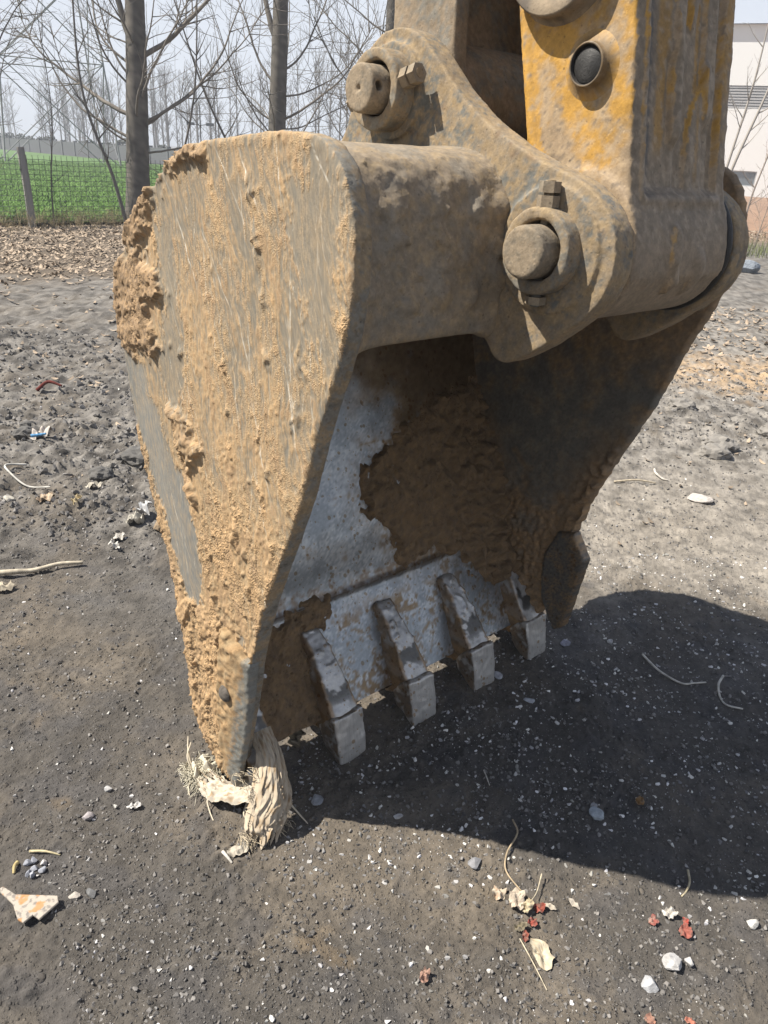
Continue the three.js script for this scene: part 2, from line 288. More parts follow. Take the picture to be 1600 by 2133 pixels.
for (const [n, nm, lb] of [[6500, 'pale_gravel', 'small pale gravel chips scattered over the dark dirt'], [8500, 'white_gravel', 'tiny white stone chips speckling the shaded dirt']])
  scatter(nm, lb, 'gravel', gritGeo(9, 0.7), stoneMat, n, () => { let p; do p = nm === 'white_gravel' ? [rr(-0.2, 2.1), -rr(1.25, 3.0)] : seen(0.75, 7, 1.4); while (fbm2(p[0] * 3 + 20, p[1] * 3, 4) < rr(-0.45, 0.55)); return p; },
    (x, z) => (0.0011 + 0.0078 * Math.pow(rnd(), 5.5)) * (1 + 0.12 * Math.max(0, -z - 2)), () => { const k = 0.17 + 0.55 * Math.pow(rnd(), 1.5); return [k, k * 0.97, k * rr(0.88, 0.98)]; });
{
  const g = new THREE.PlaneGeometry(1, 0.5, 4, 2), p = g.attributes.position; for (let i = 0; i < p.count; i++) { const x = p.getX(i), y = p.getY(i); p.setXYZ(i, x, 0.5 * x * x - 1.1 * y * y + 0.05, y * (1 - 2.4 * x * x)); } g.computeVertexNormals();
  const zone = () => { for (;;) { const b = -9.2 - 6.6 * rnd(), s = rr(-4, 24), [x, z] = along(b, s); if (b > -10 && rnd() > (-b - 9.2) / 0.8) continue; if (Math.abs(x) < -z * 0.72) return [x, z]; } };
  scatter('fallen_leaves', 'dry brown leaves covering the strip before the fence', 'leaves', g, std({ name: 'dry_leaf', color: 0xffffff, roughness: 0.8, side: THREE.DoubleSide }), 32000, () => rnd() < 0.93 ? zone() : rnd() < 0.5 ? [rr(2.4, 7), -rr(6.3, 10)] : seen(2.8, 9.5, 0.7),
    (x, z) => rr(0.4, 1) * Math.min(0.085, 0.012 * Math.max(2.2, -z)), () => { const k = rr(0.4, 1.35); return [0.30 * k, 0.232 * k, 0.165 * k]; });
  const straw = []; for (let k = 0; k < 7; k++) { const a = rr(0, 6.28), l = rr(0.1, 0.4), x = rr(-0.1, 0.1), z = rr(-0.1, 0.1); straw.push([v3(x, 0, z), v3(x + Math.cos(a) * l * 0.3, l * 0.7, z + Math.sin(a) * l * 0.3), v3(x + Math.cos(a) * l * 0.8, l * 0.85, z + Math.sin(a) * l * 0.8)]); }
  const T = new Tubes(); for (const s of straw) T.add(s, 0.003, 0.0015, 3, [0.33, 0.26, 0.15]);
  scatter('dry_grass', 'dry straw coloured grass along the foot of the fence', 'dry grass', T.build(), std({ name: 'straw', color: 0xffffff, roughness: 0.9, vertexColors: true }), 2200, () => { const b = -13.4 - 2.3 * Math.sqrt(rnd()), s = rr(-4, 24); return along(b, s); }, () => rr(0.25, 0.75), () => { const k = rr(0.6, 1.1); return [k, k, k]; });
}

// ---------------------------------------------------------------- the bucket: x forward, y up, -z across
const CLAY = [0.35, 0.222, 0.108], CLAY_PALE = [0.322, 0.235, 0.132], CLAY_DARK = [0.225, 0.152, 0.088], STEEL = [0.175, 0.172, 0.155], STEEL_BLUE = [0.155, 0.18, 0.205], DUST = [0.30, 0.235, 0.16], RUST = [0.17, 0.10, 0.055], YELLOW = [0.47, 0.255, 0.042];
const bucket = thing('excavator_bucket', 'large clay caked steel digging bucket resting on its teeth', 'bucket', place(-1.3, 0, 1.333).toArray(), -YAW);
const B0 = [1.3, 0, 1.333];
const bp = (name, geo, mat, parent = bucket, label) => part(name, geo.translate(...B0), mat, parent, label);

const SIDE = smooth([[-1.32, 0.06], [-1.275, 0.214], [-1.236, 0.368], [-1.211, 0.488], [-1.15, 0.666], [-1.041, 0.912], [-0.987, 1.075], [-0.939, 1.192], [-0.915, 1.27], [-0.908, 1.33], [-0.908, 1.388], [-0.92, 1.435], [-0.946, 1.485], [-0.99, 1.517], [-1.077, 1.528], [-1.247, 1.517], [-1.381, 1.502], [-1.479, 1.465], [-1.596, 1.391], [-1.692, 1.316], [-1.741, 1.24], [-1.768, 1.15], [-1.768, 1.038], [-1.738, 0.904], [-1.706, 0.789], [-1.65, 0.654], [-1.609, 0.577], [-1.582, 0.493], [-1.549, 0.353], [-1.525, 0.199], [-1.461, 0.101], [-1.37, 0.035]], 3);
const S_NEAR = 0.7326, S_FAR = 1.9330, PT = 0.036;
const sideD = cached2(poly2(SIDE), [-1.9, -0.1], [-0.8, 1.65], 0.006);
const near = (pts) => cached2(poly2(pts), [-1.85, -0.05], [-0.85, 1.6], 0.008);
// where the photo shows thick clay and where it shows wiped steel
const cl1 = near(smooth([[-1.74, 1.33], [-1.60, 1.425], [-1.47, 1.50], [-1.33, 1.515], [-1.315, 1.475], [-1.375, 1.455], [-1.45, 1.455], [-1.537, 1.397], [-1.585, 1.325], [-1.66, 1.28]], 4));
const cl2 = near(smooth([[-1.79, 1.25], [-1.66, 1.30], [-1.585, 1.285], [-1.535, 1.24], [-1.555, 1.19], [-1.60, 1.19], [-1.575, 1.125], [-1.545, 1.115], [-1.60, 1.06], [-1.67, 1.075], [-1.70, 1.02], [-1.775, 1.07]], 4));
const cl3 = near(smooth([[-1.56, 0.985], [-1.46, 0.965], [-1.395, 0.91], [-1.42, 0.865], [-1.465, 0.835], [-1.49, 0.88], [-1.53, 0.92]], 4));
const cl4 = near(smooth([[-1.485, 0.82], [-1.435, 0.815], [-1.43, 0.77], [-1.48, 0.785]], 4));
const bare1 = near(smooth([[-1.76, 1.06], [-1.68, 1.045], [-1.64, 0.98], [-1.585, 0.90], [-1.515, 0.82], [-1.472, 0.74], [-1.44, 0.60], [-1.455, 0.49], [-1.53, 0.515], [-1.60, 0.645], [-1.68, 0.80], [-1.745, 0.95]], 4));
const bare2 = near(smooth([[-1.555, 1.36], [-1.50, 1.34], [-1.47, 1.22], [-1.47, 1.06], [-1.50, 0.97], [-1.57, 1.04], [-1.53, 1.2], [-1.55, 1.28]], 4));
const bare3 = near(smooth([[-1.08, 1.45], [-0.96, 1.47], [-0.935, 1.33], [-0.96, 1.22], [-1.04, 1.2], [-1.06, 1.3]], 4));
const bare4 = near(smooth([[-1.27, 0.51], [-1.215, 0.47], [-1.22, 0.35], [-1.255, 0.2], [-1.29, 0.16], [-1.275, 0.30], [-1.26, 0.42]], 4));
const seams = []; for (let i = 0; i < 85; i++) { const q = Math.pow(rnd(), 2); seams.push([rr(-1.56, -1.02), rr(0.25, 1.48), rr(0.012, 0.035) + 0.07 * q * rnd(), rr(0.003, 0.006) + 0.006 * q, rr(0.0025, 0.005) + 0.011 * q]); }   // short ridges of smeared clay that hang off the plate
const TW = 1024, TH = 1664, TB = [-1.8, -0.02], TS = [0.95, 1.62];
const mudH = new Float32Array(TW * TH), mudC = new Uint8Array(TW * TH * 4), mudB = new Uint8Array(TW * TH * 4);
{
  const scr = [];   // scratches: from, to, width, strength
  for (const a of [[[-1.30, 1.50], [-1.16, 1.32]], [[-1.22, 1.50], [-1.14, 1.36]], [[-1.11, 1.52], [-1.09, 1.38]], [[-1.02, 1.515], [-0.94, 1.42]], [[-1.46, 1.38], [-1.36, 1.2]], [[-1.08, 1.25], [-1.055, 0.96]], [[-1.09, 1.18], [-1.03, 0.93]], [[-1.24, 1.23], [-1.16, 1.0]], [[-1.36, 1.36], [-1.22, 1.16]], [[-1.2, 1.08], [-1.11, 0.8]], [[-1.07, 1.34], [-1.075, 1.1]]]) scr.push([...a[0], ...a[1], rr(0.0016, 0.003), rr(0.55, 1)]);
  for (let i = 0; i < 170; i++) { const b = rr(-1.6, -0.95), v = rr(0.6, 1.5), l = Math.pow(rnd(), 2) * 0.28 + 0.03, an = rr(-1.75, -1.05) + (rnd() < 0.12 ? 0.5 : 0); scr.push([b, v, b + Math.cos(an) * l, v + Math.sin(an) * l, rr(0.0006, 0.0017), rr(0.2, 0.7)]); }
  const S = new Float32Array(TW * TH);
  for (const [x0, y0, x1, y1, w, k] of scr) {
    const n = Math.hypot(x1 - x0, y1 - y0) / 0.0006, wob = rr(0, 99);
    for (let i = 0; i < n; i++) { const t = i / n, px = (mix(x0, x1, t) + 0.004 * n2(wob, t * 3) - TB[0]) / TS[0] * TW, py = (mix(y0, y1, t) - TB[1]) / TS[1] * TH, r = w / TS[0] * TW, kk = k * Math.sin(Math.PI * Math.min(1, t * 1.2 + 0.1)) * (0.5 + 0.6 * n2(wob + 7, t * 9)); if (kk > 0) for (let a = -2; a <= 2; a++) { const qx = Math.round(px) + a, qy = Math.round(py); if (qx >= 0 && qx < TW && qy >= 0 && qy < TH) S[qy * TW + qx] = Math.max(S[qy * TW + qx], kk * clamp(r - Math.abs(qx - px) + 0.4)); } }
  }
  const enc = (x) => 255 * Math.pow(clamp(x), 1 / 2.2);
  for (let j = 0, o = 0; j < TH; j++) for (let i = 0; i < TW; i++, o++) {
    const x = TB[0] + (i + 0.5) / TW * TS[0], y = TB[1] + (j + 0.5) / TH * TS[1];
    const wx = x + 0.012 * n2(x * 14, y * 14 + 5) + 0.004 * n2(x * 60, y * 60), wy = y + 0.02 * n2(x * 12 + 9, y * 12), sk = x + 0.17 * y + 0.02 * n2(x * 3 + 5, y * 2.4) + 0.006 * n2(x * 11, y * 9);
    const broad = fbm2(sk * 8, y * 2.6, 3), streak = 0.75 * fbm2(sk * 46, y * 8 + 3, 4) + 0.4 * fbm2(x * 24, y * 17, 3), smear = fbm2(sk * 80 + 9, y * 30, 3), fine = fbm2(x * 75, y * 55, 3), grain = n2(x * 340, y * 340), cr = n2(x * 170, y * 130 + 9), lump = 1 - Math.abs(n2(x * 45 + 3, y * 38));
    let cover = 0.34 + 0.6 * broad + 0.5 * streak + 0.3 * smear + 0.75 * ss(1.05, 0.6, y) - 0.1 * ss(1.0, 1.3, y);
    const sm = ss(-0.35, 0.35, fbm2(sk * 9 + 50, y * 4.5, 3)) * 0.85 + 0.15;
    const edge = 0.01 * fine + 0.006 * streak;
    const b1 = ss(0.012, -0.018, bare1(wx, wy) + edge), b2 = ss(0.02, -0.03, bare2(wx, wy) + edge * 2), b3 = ss(0.03, -0.05, bare3(wx, wy) + edge * 2), b4 = ss(0.008, -0.012, bare4(wx, wy) + edge);
    cover -= 1.7 * b1 + 0.85 * b2 + 0.75 * b3 + 1.5 * b4;
    const film = ss(-0.2, 0.6, cover), thick = ss(0.5, 1.15, cover + 0.25 * fine), ter = thick * (ss(0.02, 0.09, fbm2(sk * 16 + 3, y * 9, 4) + 0.1 * fine) + ss(0.0, 0.06, fbm2(sk * 26 + 8, y * 13, 4) - 0.12 + 0.08 * cr)), pit = ss(0.45, 0.75, n2(sk * 70 + 31, y * 24)) * thick;
    let h = film * (0.0005 + 0.0006 * Math.max(0, smear) + 0.0003 * cr + 0.0003 * grain) + thick * (0.0012 + sm * (0.0022 * Math.max(0, smear + 0.1) + 0.0010 * Math.max(0, fine) + 0.0008 * cr)) + 0.0022 * ter - 0.002 * pit;
    const rim = -sideD(x, y); h += ss(0.03, 0.004, rim) * 0.002 * (0.5 + fine) * ss(-0.1, 0.3, streak + 0.3);
    for (const [sx, sy, sl, sw, sh] of seams) { const dy = (y - sy) / sl; if (dy < -0.1 || dy > 1) continue; const dx = Math.abs(x + 0.16 * (y - sy) - sx + 0.006 * n2(y * 40, sx * 50)); if (dx < sw) h += (1 - b1) * sh * 0.8 * Math.sqrt(1 - dx / sw) * Math.sin(Math.PI * clamp(1 - dy)) * (0.7 + 0.35 * smear + 0.15 * cr) * ss(1, 0.75, dy); }
    const rag = 0.009 * n2(x * 40, y * 40 + 3) + 0.006 * n2(x * 90, y * 90) + 0.004 * n2(x * 190, y * 180);
    const c1 = Math.min(cl1(wx, wy), cl2(wx, wy)) + rag, c2 = Math.min(cl3(wx, wy), cl4(wx, wy)) + rag * 0.7;
    const k1 = ss(0.0, -0.028, c1), k2 = ss(0.0, -0.022, c2), clod = 0.72 + 0.30 * fbm2(x * 15, y * 15, 2) + 0.07 * cr + 0.07 * n2(x * 75, y * 75) - 0.35 * ss(0.07, 0.0, Math.abs(n2(x * 17 + 4, y * 17) + 0.2 * fine));
    h += k1 * (0.019 * clod + 0.0012 * grain) + k2 * 0.022 * clod;
    h += (0.003 + 0.006 * ss(0.0, 0.12, fbm2(x * 14 + 5, y * 11, 4)) + 0.003 * Math.max(0, fine)) * thick * ss(0.62, 0.4, y) * (1 - b4);
    mudH[o] = Math.max(0, h);
    const st = mix3(mix3([0.165, 0.155, 0.128], [0.15, 0.16, 0.16], clamp(0.25 + 0.5 * streak + 0.5 * (b1 + b4))), [0.25, 0.19, 0.118], clamp(0.34 + 0.55 * streak + 0.3 * smear + 0.3 * (1 - b1)));
    let c = mix3(st, mix3(CLAY_PALE, CLAY, clamp(0.45 + 0.5 * fine + 0.5 * smear + 0.3 * broad)), clamp(film * 0.9));
    c = mix3(c, CLAY, thick * 0.65); c = mix3(c, mix3(CLAY_DARK, CLAY, 0.45 + 0.4 * fine), Math.max(k1 * 0.95, k2 * 0.45)); c = mix3(c, mul3(CLAY_DARK, 0.6), k1 * 0.8 * ss(0.1, 0.6, n2(x * 60, y * 60) + 0.5 * cr));
    c = mix3(c, mul3(CLAY_DARK, 0.9), pit * 0.5); c = mix3(c, mix3(CLAY_DARK, CLAY, 0.35), 0.75 * ss(0.12, 0.5, fbm2(sk * 13 + 40, y * 6, 4) + 0.4 * smear) * film);
    c = mul3(c, (1 + sm * (0.15 * grain + 0.12 * cr) + 0.14 * broad + 0.16 * smear + 0.12 * n2(sk * 150, y * 30))); c = mix3(c, [0.60, 0.56, 0.48], S[o] * (1 - 0.7 * thick) * (1 - k1) * 0.9);
    for (let q = 0; q < 3; q++) mudC[o * 4 + q] = enc(c[q]); mudC[o * 4 + 3] = mudB[o * 4 + 3] = 255;
    const bmp = clamp((film * (0.42 + sm * (0.28 * grain + 0.25 * cr * (0.4 + thick)) + 0.15 * fine) + 0.15) - S[o] * 0.15); mudB[o * 4] = mudB[o * 4 + 1] = mudB[o * 4 + 2] = 255 * bmp;
  }
}
const mudAt = (x, y) => { const u = clamp((x - TB[0]) / TS[0] * TW - 0.5, 0, TW - 1.01), v = clamp((y - TB[1]) / TS[1] * TH - 0.5, 0, TH - 1.01), i = u | 0, j = v | 0, a = u - i, b = v - j, o = j * TW + i; return mix(mix(mudH[o], mudH[o + 1], a), mix(mudH[o + TW], mudH[o + TW + 1], a), b); };
const dirty = (base, amt, sc = 1, clay = CLAY_PALE) => (x, y, z, nx, ny, nz) => {
  const a = fbm3(x * 9 * sc, y * 9 * sc, z * 9 * sc, 4), b = fbm3(x * 42 * sc, y * 42 * sc, z * 42 * sc, 3), q = n3(x * 190, y * 190, z * 190), k = ss(-0.18, 0.3, 0.8 * a + 0.7 * b + 0.16 * q + amt), p = n3(x * 150, y * 150, z * 150);
  return mul3(mix3(mix3(base, mul3(base, 0.5), ss(-0.1, 0.45, b + 0.3 * q)), mix3(clay, mul3(DUST, 0.85), clamp(0.4 + 1.2 * b)), k), 1 + 0.17 * p);
};
{ // near side plate with its crust
  const zf = -S_NEAR;
  const f = (x, y, z) => {
    let d2 = sideD(x, y); if (d2 > 0.05) return d2;
    const hm = mudAt(x, y); d2 -= Math.min(0.005, Math.max(0, hm - 0.008) * 0.4) * ss(zf - 0.03, zf + 0.004, z);
    d2 += 0.0022 * fbm3(x * 24, y * 24, z * 24, 3);
    return smax(smax(d2, z - zf - hm, 0.007), zf - PT - z, 0.008);
  };
  let g = nets(f, [-1.82, -0.02, zf - PT - 0.012], [-0.88, 1.57, zf + 0.048], 0.0042, () => [1, 1, 1]);
  // the broad face carries its own clay map, the cut edge is dusty steel
  const src = g.attributes, pick = (want) => { const I = []; for (let t = 0; t < src.position.count; t += 3) { const nz = (src.normal.getZ(t) + src.normal.getZ(t + 1) + src.normal.getZ(t + 2)) / 3, zz = (src.position.getZ(t) + src.position.getZ(t + 1) + src.position.getZ(t + 2)) / 3, face = nz > 0.45 || zz > zf + 0.004; if (face === want) I.push(t, t + 1, t + 2); } const o = new THREE.BufferGeometry(); for (const [k, n] of [['position', 3], ['normal', 3], ['uv', 2], ['color', 3]]) { const A = new Float32Array(I.length * n); I.forEach((v, i) => { for (let c = 0; c < n; c++) A[i * n + c] = src[k].array[v * n + c]; }); o.setAttribute(k, new THREE.BufferAttribute(A, n)); } return o; };
  const face = pick(true), edge = pick(false);
  const p = face.attributes.position.array, uv = face.attributes.uv.array; for (let i = 0; i < p.length / 3; i++) { uv[2 * i] = (p[3 * i] - TB[0]) / TS[0]; uv[2 * i + 1] = (p[3 * i + 1] - TB[1]) / TS[1]; }
  const sp = bp('side_plate', face, std({ name: 'caked_plate', map: dataTex(mudC, TW, TH, true, false), bumpMap: dataTex(mudB, TW, TH, false, false), bumpScale: 0.003, roughness: 0.88 }), bucket, 'sunlit clay caked near side plate');
  bp('plate_edge', paintVerts(edge, dirty([0.21, 0.195, 0.165], 0.05, 1.2, CLAY_PALE)), M.dusty, sp);
}
{ // far side plate, its inner face in the shade
  const zi = -S_FAR + PT;
  const f = (x, y, z) => {
    const d2 = sideD(x, y) + 0.003 * n2(x * 28, y * 28 + 7); if (d2 > 0.05) return d2;
    const e = -d2, a = fbm2(x * 22, y * 22, 3), fr = ss(0.1, 0.0, e) * ss(-1.35, -1.2, x) * ss(0.95, 0.6, y) * ss(-0.3, 0.4, a), lo = ss(0.62, 0.3, y + 0.25 * a) * ss(-1.22, -1.35, x + 0.1 * a);
    const h = 0.018 * fr * (0.6 + a) + 0.03 * lo * (0.7 + a) + 0.001 * n2(x * 120, y * 120);
    return smax(smax(d2 - 0.006 * fr, z - zi - Math.max(0, h), 0.008), -S_FAR - z, 0.008);
  };
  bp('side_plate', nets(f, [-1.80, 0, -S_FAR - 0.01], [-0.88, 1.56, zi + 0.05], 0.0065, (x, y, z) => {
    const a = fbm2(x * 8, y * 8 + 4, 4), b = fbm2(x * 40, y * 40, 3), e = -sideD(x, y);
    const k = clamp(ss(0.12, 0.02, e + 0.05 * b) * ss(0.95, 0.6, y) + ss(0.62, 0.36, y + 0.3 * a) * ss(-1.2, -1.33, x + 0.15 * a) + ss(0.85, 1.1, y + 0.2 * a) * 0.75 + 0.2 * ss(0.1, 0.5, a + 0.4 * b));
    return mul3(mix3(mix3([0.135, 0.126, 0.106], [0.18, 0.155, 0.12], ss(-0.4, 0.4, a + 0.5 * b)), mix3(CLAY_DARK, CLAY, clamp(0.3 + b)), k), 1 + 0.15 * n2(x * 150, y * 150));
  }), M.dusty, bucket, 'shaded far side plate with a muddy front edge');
}
// curved back, floor and lip
const PROF = smooth([[-1.02, 1.452], [-1.25, 1.456], [-1.38, 1.442], [-1.47, 1.412], [-1.57, 1.357], [-1.655, 1.29], [-1.705, 1.215], [-1.732, 1.13], [-1.733, 1.06], [-1.725, 1.0], [-1.70, 0.9], [-1.668, 0.789], [-1.617, 0.654], [-1.578, 0.57], [-1.55, 0.49], [-1.515, 0.355], [-1.44, 0.225], [-1.352, 0.075]], 20, false);
const profLen = [0]; for (let i = 1; i < PROF.length; i++) profLen.push(profLen[i - 1] + Math.hypot(PROF[i][0] - PROF[i - 1][0], PROF[i][1] - PROF[i - 1][1]));
const PL = profLen[profLen.length - 1];
function profAt(u) { let i = 1; while (i < PROF.length - 1 && profLen[i] < u) i++; const t = (u - profLen[i - 1]) / (profLen[i] - profLen[i - 1]), a = PROF[i - 1], b = PROF[i], dx = b[0] - a[0], dy = b[1] - a[1], l = Math.hypot(dx, dy); return [a[0] + dx * t, a[1] + dy * t, -dy / l, dx / l]; }   // normal points into the bucket
const uOfV = (v) => { let lo = 0.75, hi = PL; for (let k = 0; k < 30; k++) { const m = (lo + hi) / 2; profAt(m)[1] > v ? lo = m : hi = m; } return lo; };
function sheetAlong(u0, u1, s0, s1, du, ds, h, colour, keep) {
  const nu = Math.ceil((u1 - u0) / du), ns = Math.ceil((s1 - s0) / ds), P = [], F = [], H = [];
  for (let j = 0; j <= nu; j++) { const u = u0 + (u1 - u0) * j / nu, [x, y, nx, ny] = profAt(u); for (let i = 0; i <= ns; i++) { const s = s0 + (s1 - s0) * i / ns, k = h(u, s, y); H.push(k); P.push(x + nx * k, y + ny * k, -s); } }
  for (let j = 0; j < nu; j++) for (let i = 0; i < ns; i++) { const a = j * (ns + 1) + i, b = a + 1, c = a + ns + 1, d = c + 1; if (keep && Math.max(H[a], H[b], H[c], H[d]) < keep) continue; F.push(a, b, c, b, d, c); }
  const g = new THREE.BufferGeometry(); g.setAttribute('position', new THREE.Float32BufferAttribute(P, 3)); g.setIndex(F); g.computeVertexNormals(); return boxUV(paintVerts(g, colour));
}
const inV = (pts) => poly2(smooth(pts, 4)), inC1 = inV([[1.435, 0.345], [1.42, 0.44], [1.33, 0.56], [1.34, 0.64], [1.45, 0.70], [1.6, 0.78], [1.98, 0.82], [1.98, 0.18], [1.87, 0.19], [1.75, 0.24], [1.66, 0.33], [1.55, 0.36]]);
const sIn = S_NEAR + PT - 0.004, sOut = S_FAR - PT + 0.004, uWeld = uOfV(0.34);
{
  const col = (x, y, z) => {
    const a = fbm3(x * 7, y * 7, z * 7, 4), b = fbm3(x * 40, y * 40, z * 40, 3), fl = n3(x * 14, y * 260, z * 90), s = -z;
    let c = mix3([0.28, 0.305, 0.325], [0.43, 0.445, 0.455], ss(-0.4, 0.5, a + 0.5 * fl)); c = mul3(c, 1 + 0.10 * fl + 0.06 * n3(x * 120, y * 160, z * 160));
    const k = clamp(ss(0.72, 0.95, y + 0.13 * a) * 0.96 + ss(0.38, 0.345, y + 0.05 * b) * ss(0.33, 0.345, y) * 0.8 + ss(0.4, 0.7, a + 0.5 * b) * 0.6 + 0.5 * ss(0.1, -0.02, inC1(s, y) + 0.05 * b) * ss(-0.3, 0.4, b + 0.2) + ss(0.33, 0.25, y) * ss(0.02, 0.35, a * 0.8 + b + 0.25 * n3(x * 5, 3, z * 5)) * 0.9 + ss(1.5, 1.75, s + 0.2 * a) * ss(0.38, 0.55, y) * 0.8);
    return mix3(c, mix3(mul3(CLAY_DARK, 0.8), [0.26, 0.19, 0.115], clamp(0.35 + b)), k);
  };
  const bead = (u) => 0.006 * Math.exp(-Math.pow((u - uWeld) / 0.008, 2));
  const inner = (u0, u1, raise) => sheetAlong(u0, u1, sIn, sOut, 0.006, 0.007, (u, s) => raise + bead(u) * (1 + 0.3 * n2(s * 90, u)) + 0.0010 * n2(u * 12, s * 9) + 0.0002 * n2(u * 110, s * 60), col);
  const rim = (u0, u1, t, raise) => {   // underside and closing edges
    const out = sheetAlong(u0, u1, sIn, sOut, 0.03, 0.06, () => -t, () => mul3(STEEL, 0.7)), end = [];
    const [x, y, nx, ny] = profAt(u1 - 1e-5), P = [], n = 90; for (let i = 0; i <= n; i++) { const s = mix(sIn, sOut, i / n), w = 0.008 * n2(s * 12, 4) + 0.004 * n2(s * 40, 2); P.push([x + nx * raise, y + ny * raise + w, -s], [x - nx * t, y - ny * t + w, -s]); }
    const F = []; for (let i = 0; i < n; i++) { const a = 2 * i; F.push(a, a + 1, a + 2, a + 2, a + 1, a + 3); }
    const e = new THREE.BufferGeometry(); e.setAttribute('position', new THREE.Float32BufferAttribute(P.flat(), 3)); e.setIndex(F); e.computeVertexNormals();
    return [out, boxUV(paintVerts(e, dirty(STEEL, 0, 1, CLAY_DARK)))];
  };
  bp('back_shell', mergeGeometries([inner(0, uWeld, 0), ...rim(0, uWeld, 0.024, 0)]), M.polished, bucket, 'curved back and floor, bare blue grey steel above the weld');
  bp('lip_plate', mergeGeometries([inner(uWeld, PL - 1e-4, 0.002), ...rim(uWeld, PL - 1e-4, 0.04, 0.002)]), M.polished, bucket);
  // clay stuck to the floor inside
  const c1 = inC1, c2 = inV([[0.7, 0.36], [0.95, 0.34], [1.1, 0.36], [1.17, 0.345], [1.15, 0.29], [1.08, 0.25], [1.07, 0.16], [1.05, 0.04], [1.0, 0.0], [0.7, 0.0]]), c3 = inV([[1.225, 0.50], [1.26, 0.495], [1.255, 0.45], [1.24, 0.425], [1.225, 0.46]]);
  const hC = (u, s, v) => {
    const rag = 0.02 * n2(s * 18, v * 18) + 0.008 * n2(s * 50, v * 50), d1 = c1(s, v) + rag, d2 = c2(s, v) + rag, d3 = c3(s, v) + 0.3 * rag; const d = Math.min(d1, d2, d3 + 0.004);
    const a = fbm2(s * 9, v * 9, 3), b = n2(s * 45, v * 45), c = n2(s * 110, v * 110), crack = ss(0.05, 0.0, Math.abs(n2(s * 9 + 5, v * 9) + 0.25 * b)) * ss(0.2, 0.5, n2(s * 4, v * 4 + 7) + 0.4);
    const big = d1 < d2 ? 0.02 + 0.022 * a + 0.05 * ss(1.68, 1.93, s) * ss(0.85, 0.35, v) + 0.02 * ss(0.0, 0.5, n2(s * 20, v * 20)) * ss(1.5, 1.8, s) : 0.017 + 0.014 * a;
    return -0.004 + ss(0.002, -0.022, d) * Math.max(0.004, (d3 < Math.min(d1, d2) ? 0.005 : big) + 0.003 * b + 0.0018 * c - 0.011 * crack);
  };
  bp('clay_crust', sheetAlong(uOfV(0.86), PL - 0.002, sIn, sOut, 0.0055, 0.0055, hC, (x, y, z) => { const b = fbm3(x * 30, y * 30, z * 30, 4); return mul3(mix3(mul3(CLAY_DARK, 0.68), mul3(CLAY, 0.68), clamp(0.42 + 0.9 * b)), 1 + 0.14 * n3(x * 170, y * 170, z * 170)); }, -0.0035), M.clay, bucket, 'cracked brown clay stuck to the floor inside');
}
// cross tube that carries the ears
{
  const out = poly2(smooth([[-1.40, 1.44], [-1.36, 1.485], [-1.28, 1.508], [-1.15, 1.518], [-1.05, 1.514], [-0.995, 1.492], [-0.965, 1.44], [-0.957, 1.33], [-0.961, 1.25], [-0.966, 1.214], [-0.985, 1.208], [-1.02, 1.222], [-1.08, 1.30], [-1.12, 1.38], [-1.36, 1.40]], 5)), od = cached2(out, [-1.6, 1.05], [-0.8, 1.65], 0.006);
  const f = (x, y, z) => {
    const d0 = od(x, y); if (d0 > 0.09) return d0; const s = -z, e = Math.min(Math.abs(s - 0.768), Math.abs(s - S_FAR + PT)), e2 = Math.min(Math.abs(s - 1.108), Math.abs(s - 1.558));
    const rough = 0.0032 * fbm3(x * 22, y * 22, z * 22, 3) + 0.0018 * n3(x * 75, y * 75, z * 75) + 0.0012 * n3(x * 170, y * 170, z * 170), lumps = 0.009 * ss(0.1, 0.6, n3(x * 13, y * 13, z * 13 + 4)) * ss(-1.05, -0.98, x) * ss(1.48, 1.4, y);
    const fk = ss(1.49, 1.40, y); return d0 - 0.026 * fk * Math.exp(-e / 0.022) - 0.014 * (0.3 + 0.7 * fk) * Math.exp(-e2 / 0.016) - (0.4 + 0.8 * ss(-1.04, -0.97, x)) * (0.12 + 0.88 * ss(1.225, 1.275, y)) * rough - lumps * ss(1.24, 1.29, y);
  };
  bp('cross_tube', nets(f, [-1.5, 1.15, -S_FAR + PT - 0.006], [-0.9, 1.56, -S_NEAR - PT + 0.01], 0.0062, (x, y, z, nx, ny) => {
    const a = fbm3(x * 12, y * 12, z * 12, 4), b = fbm3(x * 50, y * 50, z * 50, 3); let c = mix3(mix3(STEEL, DUST, 0.5), mix3([0.235, 0.185, 0.13], [0.30, 0.24, 0.165], clamp(0.5 + b)), ss(-0.5, 0.1, a + 0.4 * b));
    c = mix3(c, CLAY_PALE, 0.6 * ss(0.1, 0.5, b + 0.5 * a)); return mul3(c, 1 + 0.14 * n3(x * 150, y * 150, z * 150));
  }), M.dusty);
}
